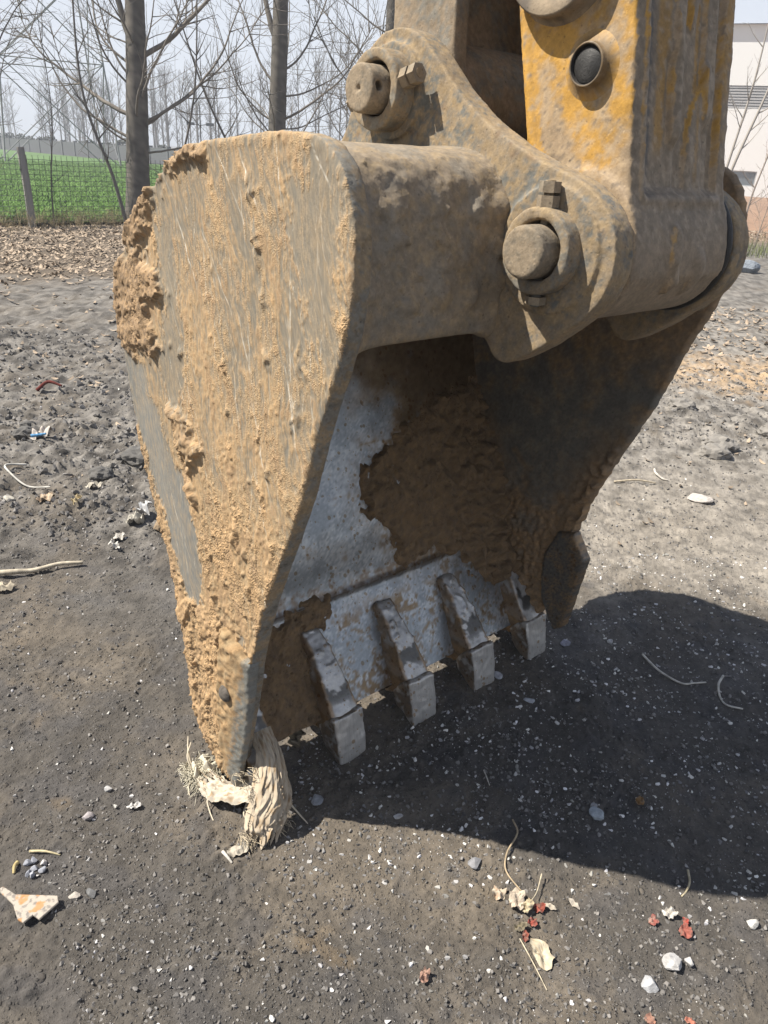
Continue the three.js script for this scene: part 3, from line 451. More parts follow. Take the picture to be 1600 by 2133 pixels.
// ears
const PIN = [-0.850, 1.368], LINK = [-1.268, 1.612];
{
  const EAR = smooth([[-1.46, 1.48], [-1.418, 1.545], [-1.388, 1.62], [-1.368, 1.665], [-1.338, 1.698], [-1.297, 1.716], [-1.25, 1.718], [-1.205, 1.702], [-1.166, 1.674], [-1.128, 1.640], [-1.085, 1.603], [-1.02, 1.562], [-0.943, 1.526], [-0.867, 1.498], [-0.806, 1.479], [-0.762, 1.452], [-0.733, 1.419], [-0.720, 1.377], [-0.722, 1.333], [-0.742, 1.29], [-0.791, 1.244], [-0.850, 1.198], [-0.908, 1.164], [-0.928, 1.160], [-0.948, 1.166], [-0.985, 1.204], [-1.04, 1.24], [-1.2, 1.36], [-1.42, 1.42]], 4);
  const ed = cached2(poly2(EAR), [-1.55, 1.1], [-0.65, 1.8], 0.005);
  for (const [s0, cell] of [[1.108, 0.0038], [1.506, 0.0055]]) {
    const t = 0.052, zc = -s0 - t / 2, side = s0 < 1.3 ? 1 : -1;
    const f = (x, y, z) => {
      const d2 = ed(x, y); if (d2 > 0.05) return d2;
      let d = smax(d2, Math.abs(z - zc) - t / 2, 0.005);
      const rP = Math.hypot(x - PIN[0], y - PIN[1]), rL = Math.hypot(x - LINK[0], y - LINK[1]), zo = (z - zc) * side;
      d = smin(d, smax(rP - 0.104, Math.abs(zo) - t / 2 - 0.007, 0.004), 0.006);
      d = smin(d, smax(rL - 0.084, Math.abs(zo) - t / 2 - 0.012, 0.004), 0.008);
      return d - 0.0008 * fbm3(x * 26, y * 26, z * 26, 3) - 0.0005 * n3(x * 120, y * 120, z * 120) - 0.0016 * ss(0.35, 0.8, fbm3(x * 16 + 3, y * 16, z * 16, 3));
    };
    bp('hinge_ear', nets(f, [-1.5, 1.14, zc - t / 2 - 0.025], [-0.69, 1.745, zc + t / 2 + 0.025], cell, (x, y, z, nx, ny, nz) => {
      const a = fbm3(x * 10, y * 10, z * 10, 4), b = fbm3(x * 42, y * 42, z * 42, 3), q = n3(x * 200, y * 200, z * 200), b2 = fbm3(x * 90, y * 90, z * 90, 2), k = ss(-0.3, 0.25, 0.6 * a + 0.55 * b + 0.45 * b2 + 0.2 * q + 0.06 + 0.3 * ss(0.03, 0.0, Math.abs(ed(x, y))) + 0.3 * ss(1.32, 1.22, y)), r = Math.hypot(x - PIN[0], y - PIN[1]);
      let c = mix3(mix3([0.15, 0.148, 0.132], [0.20, 0.178, 0.14], clamp(0.4 + a + 0.8 * b)), mix3(mul3(DUST, 0.85), CLAY_PALE, clamp(0.4 + 1.1 * b)), k); c = mix3(c, RUST, 0.4 * ss(0.4, 0.7, fbm3(x * 20, y * 20 + 8, z * 20, 3)));
      return mul3(c, 1 + 0.14 * n3(x * 160, y * 160, z * 160));
    }), M.dusty, bucket, s0 < 1.3 ? undefined : 'far ear seen below the arm, mostly in shade');
  }
  // pins, collars, bolts
  const pinColour = dirty([0.20, 0.165, 0.12], 0.15, 1.4, DUST);
  for (const [c, sEnd, r, collarEnd, bolt] of [[PIN, 1.035, 0.043, 1.066, 1.57], [LINK, 1.018, 0.042, 1.052, 0.25]]) {
    const pin = (x, y, z) => { const q = Math.hypot(x - c[0], y - c[1]); let d = smax(q - r, Math.abs(z + (sEnd + 1.62) / 2) - (1.62 - sEnd) / 2, 0.008); if (c === LINK) { d = Math.max(d, -(Math.hypot(x - c[0] - 0.0, y - c[1], z + sEnd) - 0.006)); d = Math.max(d, -(Math.hypot(y - c[1] - 0.004, z + sEnd + 0.017) - 0.0085 + 100 * (x < c[0]))); } return d - 0.0006 * fbm3(x * 60, y * 60, z * 60, 3); };
    bp('pin', nets(pin, [c[0] - 0.06, c[1] - 0.06, -1.17], [c[0] + 0.06, c[1] + 0.06, -sEnd + 0.012], 0.003, pinColour), M.dusty);
    const col = (x, y, z) => { const q = Math.hypot(x - c[0], y - c[1]); return smax(smax(smax(q - 0.070, -(Math.hypot(x - c[0] - 0.003, y - c[1] - 0.002) - r - 0.005), 0.005), z + collarEnd, 0.007), -1.115 - z, 0.004) - 0.0009 * fbm3(x * 40, y * 40, z * 40, 3); };
    const ring = bp('pin_collar', nets(col, [c[0] - 0.085, c[1] - 0.085, -1.125], [c[0] + 0.085, c[1] + 0.085, -collarEnd + 0.014], 0.003, dirty([0.21, 0.19, 0.155], 0.2, 1.2, CLAY_PALE)), M.dusty);
    const zB = -(collarEnd + 0.022), dir = [Math.cos(bolt), Math.sin(bolt)];
    const hex = (at, h, rad) => { const g = new THREE.CylinderGeometry(rad, rad, h, 6, 1).toNonIndexed(); g.rotateZ(bolt - Math.PI / 2); g.translate(c[0] + dir[0] * at, c[1] + dir[1] * at, zB); g.computeVertexNormals(); return boxUV(paintVerts(g, dirty([0.25, 0.21, 0.155], 0.1, 1.5, DUST))); };
    const shank = new THREE.CylinderGeometry(0.0085, 0.0085, 0.2, 14).rotateZ(bolt - Math.PI / 2).translate(c[0] + dir[0] * 0.01, c[1] + dir[1] * 0.01, zB); 
    const bo = bp('bolt', mergeGeometries([boxUV(paintVerts(shank, dirty(STEEL, 0))), hex(-0.08, 0.013, 0.018)]), M.dusty, ring);
    bp('nut', hex(0.078, 0.018, 0.0185), M.dusty, ring); bp('nut', hex(0.1, 0.017, 0.0178), M.dusty, ring);
  }
}
// teeth on their adapters
for (let i = 0; i < 5; i++) {
  const sc = 0.798 + i * 0.2674, seed = i * 13.7, dv = i === 0 ? -0.02 : 0, lean = rr(-0.006, 0.006);
  const leg = poly2(smooth([[-1.462, 0.292], [-1.425, 0.268], [-1.362, 0.21], [-1.318, 0.15], [-1.286, 0.105], [-1.315, 0.062], [-1.40, 0.03], [-1.46, 0.02], [-1.50, 0.05], [-1.50, 0.16], [-1.49, 0.26]], 4));
  const tip = poly2([[-1.292, 0.122], [-1.278, 0.118], [-1.253, 0.02], [-1.250, -0.016], [-1.262, -0.024], [-1.335, 0.018], [-1.35, 0.06], [-1.32, 0.10]]);
  const zc = -sc, h3 = (x, y, z, k) => n3(x * k + seed, y * k, z * k);
  const fl = (x, y, z) => { const w = mix(0.046, 0.031, ss(0.12, 0.27, y)) + 0.002 * h3(x, y, z, 20); return smax(leg(x, y), Math.abs(z - zc) - w, 0.009) - 0.0012 * h3(x, y, z, 40) - 0.004 * ss(0.3, 0.7, h3(x, y, z, 28)) * ss(-1.34, -1.37, x + 0.01 * h3(x, y, z, 50)); };
  const ad = bp('tooth_adapter', nets(fl, [-1.52, 0, zc - 0.056], [-1.27, 0.3, zc + 0.056], 0.0042, (x, y, z) => {
    const a = fbm3(x * 18 + seed, y * 18, z * 18, 3), d = leg(x, y), front = ss(0.012, -0.004, Math.abs(d)) * ss(0.9, 0.3, Math.abs(z - zc) / 0.05); let c = mix3([0.52, 0.51, 0.49], [0.40, 0.39, 0.37], ss(-0.2, 0.5, a));
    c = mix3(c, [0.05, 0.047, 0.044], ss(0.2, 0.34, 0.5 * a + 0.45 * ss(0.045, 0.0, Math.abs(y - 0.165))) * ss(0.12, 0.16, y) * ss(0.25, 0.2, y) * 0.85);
    c = mix3(c, mix3(CLAY_DARK, CLAY, 0.4 + a), clamp(ss(0.032, 0.041, Math.abs(z - zc) + 0.006 * a + 0.012 * ss(0.2, 0.27, y)) * 0.8 + ss(0.118, 0.10, y + 0.01 * a)));
    return mul3(c, 1 + 0.1 * n3(x * 140, y * 140, z * 140));
  }), M.bright);
  const ft = (x, y, z) => { const w = mix(0.0465, 0.052, ss(0.0, 0.1, y)); return smax(tip(x + lean, y - dv - 0.006 * h3(x, y, z, 12)), Math.abs(z - zc) - w - 0.003 * h3(x, y, z, 15), 0.010) - 0.0008 * h3(x, y, z, 35); };
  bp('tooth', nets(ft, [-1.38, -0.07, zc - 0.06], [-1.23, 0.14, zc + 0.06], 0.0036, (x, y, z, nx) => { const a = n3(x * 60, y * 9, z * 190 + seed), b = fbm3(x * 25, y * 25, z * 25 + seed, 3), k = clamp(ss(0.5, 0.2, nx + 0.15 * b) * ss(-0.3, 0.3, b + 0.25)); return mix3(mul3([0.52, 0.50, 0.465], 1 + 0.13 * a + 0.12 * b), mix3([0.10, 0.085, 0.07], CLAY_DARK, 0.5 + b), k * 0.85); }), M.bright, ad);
}
// side cutters
{
  const shape = poly2([[-1.20, 0.47], [-1.147, 0.393], [-1.185, 0.135], [-1.215, 0.105], [-1.245, 0.13], [-1.285, 0.20], [-1.30, 0.28], [-1.30, 0.36], [-1.26, 0.45]]);
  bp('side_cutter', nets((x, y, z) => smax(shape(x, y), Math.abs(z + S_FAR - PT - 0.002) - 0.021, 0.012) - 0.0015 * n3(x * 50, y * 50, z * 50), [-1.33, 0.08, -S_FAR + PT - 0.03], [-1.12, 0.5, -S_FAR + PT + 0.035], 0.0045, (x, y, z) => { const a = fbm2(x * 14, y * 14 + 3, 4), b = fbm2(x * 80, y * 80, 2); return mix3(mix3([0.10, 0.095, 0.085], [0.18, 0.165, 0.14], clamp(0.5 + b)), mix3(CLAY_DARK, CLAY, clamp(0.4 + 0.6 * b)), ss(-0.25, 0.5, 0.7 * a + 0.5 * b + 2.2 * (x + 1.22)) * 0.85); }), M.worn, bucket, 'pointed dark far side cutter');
  const sn = poly2([[-1.325, 0.505], [-1.21, 0.47], [-1.222, 0.36], [-1.25, 0.22], [-1.285, 0.08], [-1.30, 0.045], [-1.318, 0.05], [-1.345, 0.14], [-1.35, 0.30]]);
  bp('side_cutter', nets((x, y, z) => { const wedge = 0.022 - 0.016 * ss(-1.29, -1.215, x + 0.24 * (0.3 - y)); return smax(sn(x, y), Math.abs(z + S_NEAR) - wedge, 0.01) - 0.0014 * n3(x * 45, y * 45, z * 45) - 0.006 * ss(-1.28, -1.32, x + 0.24 * (0.28 - y)) * ss(-0.5, 0.6, fbm2(x * 24, y * 24, 4)); }, [-1.37, 0.02, -S_NEAR - 0.03], [-1.18, 0.52, -S_NEAR + 0.04], 0.004, (x, y, z) => { const a = fbm2(x * 26, y * 26, 4), q = x + 0.24 * (0.3 - y); return mul3(mix3([0.20, 0.20, 0.18], mix3(CLAY, CLAY_PALE, 0.4 + a), clamp(ss(-1.262, -1.280, q + 0.025 * a) + 0.45 * ss(0.0, 0.4, a))), 1 + 0.12 * n2(x * 200, y * 200)); }), M.dusty, bucket, 'near side cutter with a bare steel edge');
  const bo = new THREE.LatheGeometry([[0, 0.012], [0.010, 0.011], [0.018, 0.006], [0.021, 0]].map((p) => new THREE.Vector2(...p)), 18).rotateX(Math.PI / 2).translate(-1.303, 0.345, -S_NEAR + 0.026);
  bp('bolt', boxUV(paintVerts(bo, dirty([0.11, 0.095, 0.08], -0.2))), M.dusty);
}

// ---------------------------------------------------------------- the arm and its bucket link
const arm = thing('excavator', 'excavator whose worn yellow arm and dusty link reach down to the bucket ears', 'excavator', place(PIN[0], 0, 1.33).toArray(), -YAW);
const ap = (name, geo, mat, label) => part(name, geo.translate(-PIN[0], 0, 1.33), mat, arm, label);
{
  const fr = (y) => -0.748 - 0.165 * (y - 1.41), bk = (y) => -0.981 - 0.25 * (y - 1.53) + 0.6 * Math.max(0, 1.53 - y), SA = 1.176, SB = 1.486;
  const f = (x, y, z) => {
    const s = -z; let front = x - fr(y);
    const q = (s - SA) / (SB - SA), inPanel = ss(0.10, 0.125, q) * ss(0.90, 0.875, q) * ss(1.462, 1.474, y), rib = ss(0.055, 0.03, Math.abs(q - 0.43)) * ss(1.53, 1.56, y) + ss(0.07, 0.045, Math.abs(q - 0.76)) * ss(1.56, 1.6, y) * 0.7;
    front += 0.014 * inPanel * (1 - 0.9 * Math.min(1, rib)) - 0.008 * (Math.exp(-Math.pow((y - 1.456) / 0.008, 2)) * ss(0.06, 0.1, q) * ss(0.94, 0.9, q) + (Math.exp(-Math.pow((q - 0.095) / 0.02, 2)) + 0.6 * Math.exp(-Math.pow((q - 0.44) / 0.02, 2)) + 0.6 * Math.exp(-Math.pow((q - 0.80) / 0.02, 2))) * ss(1.45, 1.47, y)) + 0.005 * Math.exp(-Math.pow((y - 1.402) / 0.004, 2)) * ss(0.02, 0.05, q) * ss(0.98, 0.95, q);
    const lipE = 0.006 * ss(0.03, 0.015, x - bk(y)) ;
    let d = smax(smax(smax(front, bk(y) - x, 0.01), Math.abs(s - (SA + SB) / 2) - (SB - SA) / 2 - lipE, 0.012), 1.33 - y, 0.02);
    const rp = Math.hypot(x - PIN[0], y - PIN[1]); d = smin(d, smax(rp - 0.122, Math.abs(s - (SA + SB) / 2) - (SB - SA) / 2, 0.008), 0.02);
    const mud = fbm3(x * 18, y * 18, z * 18, 3), fmud = ss(-0.02, 0.01, x - fr(y) + 0.012);
    return d - 0.0005 * n3(x * 70, y * 70, z * 70) - 0.0004 * mud - fmud * (0.0022 * Math.max(0, mud) + 0.010 * ss(0.25, 0.6, n3(x * 9, y * 5, z * 14 + 3)) * ss(0.25, 0.4, q) * ss(0.82, 0.7, q));
  };
  const col = (x, y, z, nx, ny, nz) => {
    const s = -z, q = (s - SA) / (SB - SA), a = fbm3(x * 11, y * 7, z * 11, 4), b = fbm3(x * 48, y * 48, z * 48, 3), p = n3(x * 150, y * 150, z * 150);
    const dust = mix3([0.30, 0.225, 0.15], [0.40, 0.30, 0.19], clamp(0.5 + b)), brown = mix3([0.20, 0.155, 0.105], [0.27, 0.205, 0.135], clamp(0.5 + 0.8 * b));
    let c;
    if (nz > 0.5) { const k = clamp(ss(-0.45, 0.4, a + 0.55 * b + ss(1.62, 1.42, y) * 0.75 - 0.08)); c = mix3(YELLOW, dust, k * 0.92); c = mix3(c, [0.12, 0.095, 0.075], 0.6 * ss(0.42, 0.6, b + 0.2 * a)); if (x < bk(y) + 0.032) c = mix3(c, mul3(YELLOW, 1.1), 0.9 * ss(-0.45, -0.05, -b)); }
    else if (nx < -0.5) c = mix3(YELLOW, dust, 0.3);
    else { let yel = 0; for (const [q0, w] of [[0.31, 0.055], [0.93, 0.05], [0.66, 0.02]]) yel = Math.max(yel, ss(w, w * 0.6, Math.abs(q - q0 + 0.02 * b)) * ss(1.50, 1.58, y + 0.05 * a) * ss(-0.35, 0.1, a + 0.3 * b + 0.12)); const blk = ss(0.07, 0.04, Math.abs(q - 0.17 + 0.015 * b)) * ss(1.44, 1.5, y); c = mix3(brown, mix3([0.085, 0.08, 0.078], brown, clamp(0.2 + 0.8 * b)), blk * 0.85); c = mix3(c, [0.36, 0.205, 0.05], yel * 0.8); c = mix3(c, [0.36, 0.29, 0.21], 0.55 * ss(0.1, 0.45, b + 0.5 * (ss(0.035, 0.01, Math.abs(q - 0.44)) + ss(0.035, 0.01, Math.abs(q - 0.095)) + ss(0.035, 0.01, Math.abs(q - 0.8))) * ss(1.45, 1.47, y))); }
    if (y < 1.40 && !(nz > 0.5)) c = mix3(c, mix3([0.225, 0.175, 0.12], [0.29, 0.22, 0.15], clamp(0.5 + b)), ss(1.40, 1.37, y));
    return mul3(c, 1 + 0.12 * p);
  };
  const g = nets(f, [-1.13, 1.23, -SB - 0.025], [-0.70, 1.90, -SA + 0.025], 0.0052, col);
  const up = new THREE.BufferGeometry(), y0 = 1.895, y1 = 3.3, P = []; for (const y of [y0, y1]) P.push([bk(y), y, -SA], [fr(y), y, -SA], [fr(y), y, -SB], [bk(y), y, -SB]);
  up.setAttribute('position', new THREE.Float32BufferAttribute(P.flat(), 3)); up.setIndex([0, 1, 5, 0, 5, 4, 1, 2, 6, 1, 6, 5, 2, 3, 7, 2, 7, 6, 3, 0, 4, 3, 4, 7, 4, 5, 6, 4, 6, 7]);
  const un = up.toNonIndexed(); un.computeVertexNormals();
  ap('stick', mergeGeometries([g, boxUV(paintVerts(un, col))]), M.paint, 'box section arm, yellow on its side and caked brown on its front');
  const lathe = (pts, c, colour) => boxUV(paintVerts(new THREE.LatheGeometry(pts.map((p) => new THREE.Vector2(...p)), 40).rotateX(Math.PI / 2).translate(c[0], c[1], -SA - 0.004), colour));
  ap('pin_boss', lathe([[0.058, 0.0], [0.058, 0.02], [0.064, 0.036], [0.090, 0.038], [0.094, 0.033], [0.094, 0.018], [0.098, 0.008], [0.108, 0]].reverse(), [-0.948, 1.81], dirty([0.15, 0.125, 0.10], 0.05, 1, DUST)), M.dusty);
  ap('pin', lathe([[0.062, 0], [0.06, 0.022], [0.054, 0.027], [0, 0.026]], [-0.948, 1.81], dirty([0.13, 0.11, 0.09], 0, 1, DUST)), M.dusty);
  const small = lathe([[0.056, 0], [0.050, 0.005], [0.034, 0.009], [0.033, 0.020], [0.031, 0.023], [0.028, 0.021], [0.027, 0.004], [0, 0.004]], [-0.866, 1.648], (x, y, z, nx, ny, nz) => { const r = Math.hypot(x + 0.866, y - 1.648), b = fbm3(x * 50, y * 50, z * 50, 3); return r < 0.0285 ? [0.02, 0.018, 0.016] : mix3(mix3(YELLOW, DUST, clamp(0.45 + b)), [0.05, 0.04, 0.03], ss(0.045, 0.03, r + 0.012 * b) * 0.7); });
  ap('grease_boss', small, M.paint);
  ap('grease_plug', new THREE.SphereGeometry(0.0285, 24, 12, 0, 6.2832, 0, 1.2).rotateX(Math.PI / 2).scale(1, 1, 0.3).translate(-0.866, 1.648, -SA + 0.009), M.black, 'black greasy plug in the small boss');
  ap('dust_seal', new THREE.TorusGeometry(0.1185, 0.0085, 10, 60).translate(PIN[0], PIN[1], -SB - 0.007), M.black);
  // link: boss round the upper pin, two cheek plates and a web
  const fl = (x, y, z) => {
    const s = -z, r = Math.hypot(x - LINK[0], y - LINK[1]); let d = Math.max(r - 0.098, Math.abs(s - 1.335) - 0.166);
    const w = -1.262 - 0.03 * (y - 1.7); for (const [sp, h] of [[1.186, 0.018], [1.486, 0.018]]) d = smin(d, smax(smax(Math.abs(x - w) - 0.088, Math.abs(s - sp) - h, 0.006), 1.64 - y, 0.01), 0.014);
    d = smin(d, smax(Math.max(Math.abs(x - w + 0.03) - 0.012, Math.abs(s - 1.335) - 0.15), 1.64 - y, 0.01), 0.014);
    return d - 0.0014 * fbm3(x * 30, y * 30, z * 30, 3) - 0.0008 * n3(x * 110, y * 110, z * 110);
  };
  const lcol = dirty([0.20, 0.185, 0.155], 0.15, 1, [0.30, 0.225, 0.15]);
  const low = nets(fl, [-1.40, 1.49, -1.52], [-1.14, 1.86, -1.15], 0.0065, lcol), plates = [];
  for (const [sp, hx, hs] of [[1.186, 0.088, 0.018], [1.486, 0.088, 0.018], [1.335, 0.012, 0.13]]) plates.push(boxUV(paintVerts(new THREE.BoxGeometry(hx * 2, 0.7, hs * 2, 4, 20, 1).translate(hx < 0.05 ? -1.30 : -1.272, 2.205, -sp).toNonIndexed(), lcol)));
  ap('bucket_link', mergeGeometries([low, ...plates]), M.dusty, 'dusty steel link above the upper pin');
}

// ---------------------------------------------------------------- behind the yard: trees, fence, wall, pylon, building
function limb(T, from, dir, len, r, depth, col, o) {   // one branch and what grows on it
  const n = Math.max(4, Math.round(len / o.step)), pts = [from.clone()], d = dir.clone();
  for (let i = 0; i < n; i++) { d.x += rr(-1, 1) * o.wander; d.z += rr(-1, 1) * o.wander; d.y += rr(-1, 1) * o.wander + o.lift; d.normalize(); pts.push(pts[i].clone().addScaledVector(d, len / n)); }
  T.add(pts, r, Math.max(0.0025, r * 0.16), depth === 0 ? 6 : depth === 1 ? 4 : 3, col);
  if (depth >= o.max) return;
  const m = Math.round(len * o.kids[depth] * rr(0.7, 1.3));
  for (let k = 0; k < m; k++) {
    const t = rr(0.18, 0.98), i = Math.min(n - 1, Math.floor(t * n)), ax = new THREE.Vector3().subVectors(pts[i + 1], pts[i]).normalize(), side = v3(rr(-1, 1), rr(-0.6, 1), rr(-1, 1)).cross(ax).normalize();
    limb(T, pts[i].clone().lerp(pts[i + 1], t * n - i), ax.multiplyScalar(rr(0.5, 0.9)).addScaledVector(side, rr(0.5, 0.95)).normalize(), len * rr(0.22, 0.5) * (1 - 0.4 * t), Math.max(o.thin, r * 0.3), depth + 1, col, o);
  }
}
function bareTree(name, label, pos, top, r, arms, group, o) {
  const t = thing(name, label, 'tree', [pos[0], height(pos[0], pos[1]) - 0.05, pos[1]], 0, group), bark = (p, q) => mul3(o.bark, 0.8 + 0.3 * n3(p.x * 14, p.y * 5, p.z * 14 + q * 2) + 0.2 * n3(p.x * 40, p.y * 14, q * 4) + 0.25 * ss(0.3, 0.8, n3(p.x * 3, p.y * 5, q)));
  const axisPts = curve([[0, 0, 0], [top[0] * 0.3 + 0.02, top[1] * 0.3, top[2] * 0.3], [top[0] * 0.62 - 0.03, top[1] * 0.62, top[2] * 0.62], top], 160);
  const T = new Tubes().add(axisPts, (u) => r * (1 - 0.72 * u) * (1 + 0.35 * Math.exp(-u * 45)) * (1 + 0.03 * n2(u * 60, r)), 0, 14, bark); part('trunk', T.build(), M.bark, t);
  const C = new Tubes();
  for (const [h, az, up, len, k] of arms) { const u = clamp(h / top[1]), i = Math.min(159, Math.floor(u * 160)), from = axisPts[i].clone(), rb = r * (1 - 0.72 * u) * k; const d = v3(Math.cos(az) * Math.cos(up), Math.sin(up), -Math.sin(az) * Math.cos(up)); limb(C, from.addScaledVector(d, r * 0.5), d, len, rb * 0.85, 0, mul3(o.bark, 1.3), o); }
  part('crown', C.build(), M.bark, t); return t;
}
const BARK = [0.118, 0.104, 0.089], oak = { bark: BARK, step: 0.11, wander: 0.13, lift: 0.035, max: 2, kids: [3.8, 5.0], thin: 0.0025 };
const around = (n, h0, h1, l0, l1, k0, k1) => { const a = []; for (let i = 0; i < n; i++) a.push([rr(h0, h1), rr(0, 6.28), rr(0.15, 0.75), rr(l0, l1), rr(k0, k1)]); return a; };
// az 0 points right of the picture, PI to the left
bareTree('roadside_tree', 'thick bare grey tree at the fence left of the bucket', [-5.16, -16.05], [0.55, 11, -0.4], 0.235, [
  [2.1, 0.25, 0.42, 3.6, 0.2], [2.02, 0.55, 0.5, 3.4, 0.17], [2.2, 3.05, 0.36, 3.2, 0.26], [1.75, 2.8, 0.5, 3.0, 0.16], [1.55, 0.2, 0.15, 2.2, 0.13], [3.25, 0.1, 0.62, 3.0, 0.34], [3.5, 2.9, 1.0, 3.2, 0.4], [2.7, 3.4, 0.7, 2.6, 0.14], [1.7, 3.3, 0.4, 2.4, 0.12], [3.1, 2.6, 0.5, 2.8, 0.16], [2.9, 3.1, 0.55, 2.2, 0.14], ...around(13, 2.0, 6.5, 1.4, 3.0, 0.1, 0.2)], 'bare trees along the fence', oak);
bareTree('roadside_tree', 'slimmer bare grey tree rising behind the top of the bucket', [-2.85, -18.4], [0.45, 12, -0.3], 0.215, [
  [3.1, 2.75, 0.65, 3.2, 0.18], [2.4, 3.0, 0.35, 3.0, 0.13], [2.9, 0.1, 0.25, 2.6, 0.14], [2.2, 0.0, 0.1, 2.4, 0.11], [3.4, 0.3, 0.5, 3.0, 0.18], [3.9, 3.2, 1.1, 2.8, 0.5], [2.0, 2.9, 0.55, 2.2, 0.1], ...around(17, 1.6, 6.5, 1.6, 3.4, 0.09, 0.2)], 'bare trees along the fence', oak);
bareTree('roadside_tree', 'bare tree beyond the left edge with branches reaching in', [-8.3, -14.6], [-0.2, 9, 0], 0.2, [[1.4, 0.2, 0.2, 2.6, 0.14], [2.2, 0.1, 0.35, 3.0, 0.18], [2.9, -0.1, 0.3, 3.0, 0.16], [3.4, 0.4, 0.3, 2.8, 0.15], [2.5, 0.6, 0.5, 2.6, 0.13], ...around(8, 1.5, 5, 1.5, 2.6, 0.1, 0.2)], 'bare trees along the fence', oak);
bareTree('roadside_tree', 'bare tree hidden behind the ear with twigs against the sky', [-0.55, -20.0], [0.3, 11, 0], 0.2, around(20, 1.6, 7, 2.0, 3.4, 0.1, 0.2).concat([[2.6, 3.0, 0.5, 3.4, 0.16], [3.4, 2.9, 0.8, 3.2, 0.2]]), 'bare trees along the fence', oak);
function sapling(label, pts, r, kids, col, seedling = 0.004) {
  const o = thing('sapling', label, 'sapling', [pts[0][0], height(pts[0][0], pts[0][2]), pts[0][2]], 0, 'thin leafless saplings'), b = pts[0], ax = curve(pts.map((p) => [p[0] - b[0], p[1], p[2] - b[2]]), 30);
  part('stem', new Tubes().add(ax, r, r * 0.3, 6, col).build(), M.bark, o);
  const T = new Tubes(); for (let k = 0; k < kids; k++) { const i = Math.floor(rr(8, 29)), a = rr(0, 6.28); limb(T, ax[i], v3(Math.cos(a) * 0.7, rr(0.4, 1), Math.sin(a) * 0.7).normalize(), rr(0.3, 1.1), r * 0.35, 1, col, { step: 0.12, wander: 0.1, lift: 0.04, max: 2, kids: [6, 5], thin: seedling * 0.7 }); }
  part('twigs', T.build(), M.bark, o).userData.kind = 'stuff';
}
const GREY = [0.11, 0.10, 0.09];
sapling('thin sapling leaning left just in front of the thick tree', [[-5.15, 0, -15.4], [-5.35, 0.9, -15.4], [-5.75, 2.2, -15.4], [-5.75, 4.4, -15.4]], 0.04, 9, GREY);
sapling('long curved sapling leaning right between the two near trees', [[-4.6, 0, -15.9], [-4.3, 0.9, -15.9], [-3.9, 2.3, -15.9], [-3.72, 4.6, -15.9]], 0.032, 8, GREY);
sapling('wispy sapling with fine twigs beside the concrete post', [[-6.35, 0, -14.9], [-6.3, 0.8, -14.9], [-6.15, 1.9, -14.9], [-6.2, 3.4, -14.9]], 0.016, 12, GREY);
sapling('reddish thin sapling at the left edge', [[-7.1, 0, -14.4], [-7.15, 0.9, -14.4], [-7.12, 2.4, -14.4]], 0.016, 6, [0.17, 0.09, 0.07]);
sapling('dark leaning sapling seen behind the crest of the bucket', [[-3.1, 0, -16.8], [-3.35, 1.2, -16.8], [-3.9, 2.4, -16.8], [-4.5, 4.2, -16.8]], 0.035, 9, GREY);
sapling('pale leaning sapling in front of the white building', [[7.35, 0.1, -19.6], [7.55, 1.5, -19.6], [8.0, 3.3, -19.6], [8.25, 4.6, -19.6]], 0.045, 10, [0.30, 0.27, 0.24]);
sapling('second pale sapling before the white building, more upright', [[7.6, 0.1, -20.4], [7.75, 1.6, -20.4], [7.95, 3.4, -20.4], [8.0, 5.2, -20.4]], 0.04, 9, [0.31, 0.28, 0.25]);
sapling('bushy sapling on the brown bank at the right edge', [[8.7, 0.1, -21], [8.75, 1.0, -21], [8.95, 2.2, -21], [9.1, 4.2, -21]], 0.028, 14, [0.24, 0.20, 0.17]);
sapling('low twiggy sapling beside the grass at the right edge', [[7.9, 0.05, -18.2], [7.95, 0.6, -18.2], [8.02, 1.1, -18.2]], 0.016, 12, [0.22, 0.18, 0.15]);
{ // wire fence along the field edge
  const posts = [1.7, 4.86, 8.0, 11.2, 14.4, 17.6], concrete = new Tubes().add([v3(0, -0.1, 0), v3(0, 0.6, 0), v3(-0.03, 1.26, 0)], 0.078, 0.072, 4, (p) => mul3([0.30, 0.285, 0.265], 0.85 + 0.25 * n3(p.x * 9, p.y * 6, p.z * 9)), true).build();
  const root = thing('wire_fence', 'wire mesh fence on concrete posts along the green field', 'fence', [...((p) => [p[0], 0, p[1]])(along(-15.3, 4.86))], -YAW);
  for (const s of posts) { const m = part('post', concrete, M.bark, root); m.position.set(0, 0.06, 4.86 - s); m.rotation.y = Math.PI / 4; m.rotation.x = rr(-0.03, 0.03); }
  const T = new Tubes(), c = [0.07, 0.085, 0.075]; for (let y = 0.12; y <= 1.2; y += 0.085) { const pts = []; for (let i = 0; i <= 60; i++) { const s = mix(0.5, 18, i / 60); pts.push(v3(0.03, y + 0.012 * n2(s, y * 4) - 0.012 * Math.sin(s * 2) ** 2, 4.86 - s)); } T.add(pts, 0.0045, 0.0045, 3, c); }
  for (let s = 0.5; s <= 18; s += 0.1) T.add([v3(0.03, 0.1, 4.86 - s), v3(0.03 + 0.01 * n2(s, 1), 0.65, 4.86 - s), v3(0.03, 1.2, 4.86 - s)], 0.0045, 0.0045, 3, c);
  const w = part('wire_mesh', T.build(), M.bark, root); w.userData.kind = 'stuff';
  const old = thing('leaning_pole', 'dark wooden pole leaning at the left picture edge by the fence', 'pole', [along(-13.7, 3.72)[0], 0.02, along(-13.7, 3.72)[1]]); part('pole', new Tubes().add(curve([[0.02, 0, 0], [-0.06, 0.5, 0], [-0.17, 1.05, 0.03]], 8), 0.05, 0.04, 7, [0.12, 0.10, 0.085], true).build(), M.bark, old);
}
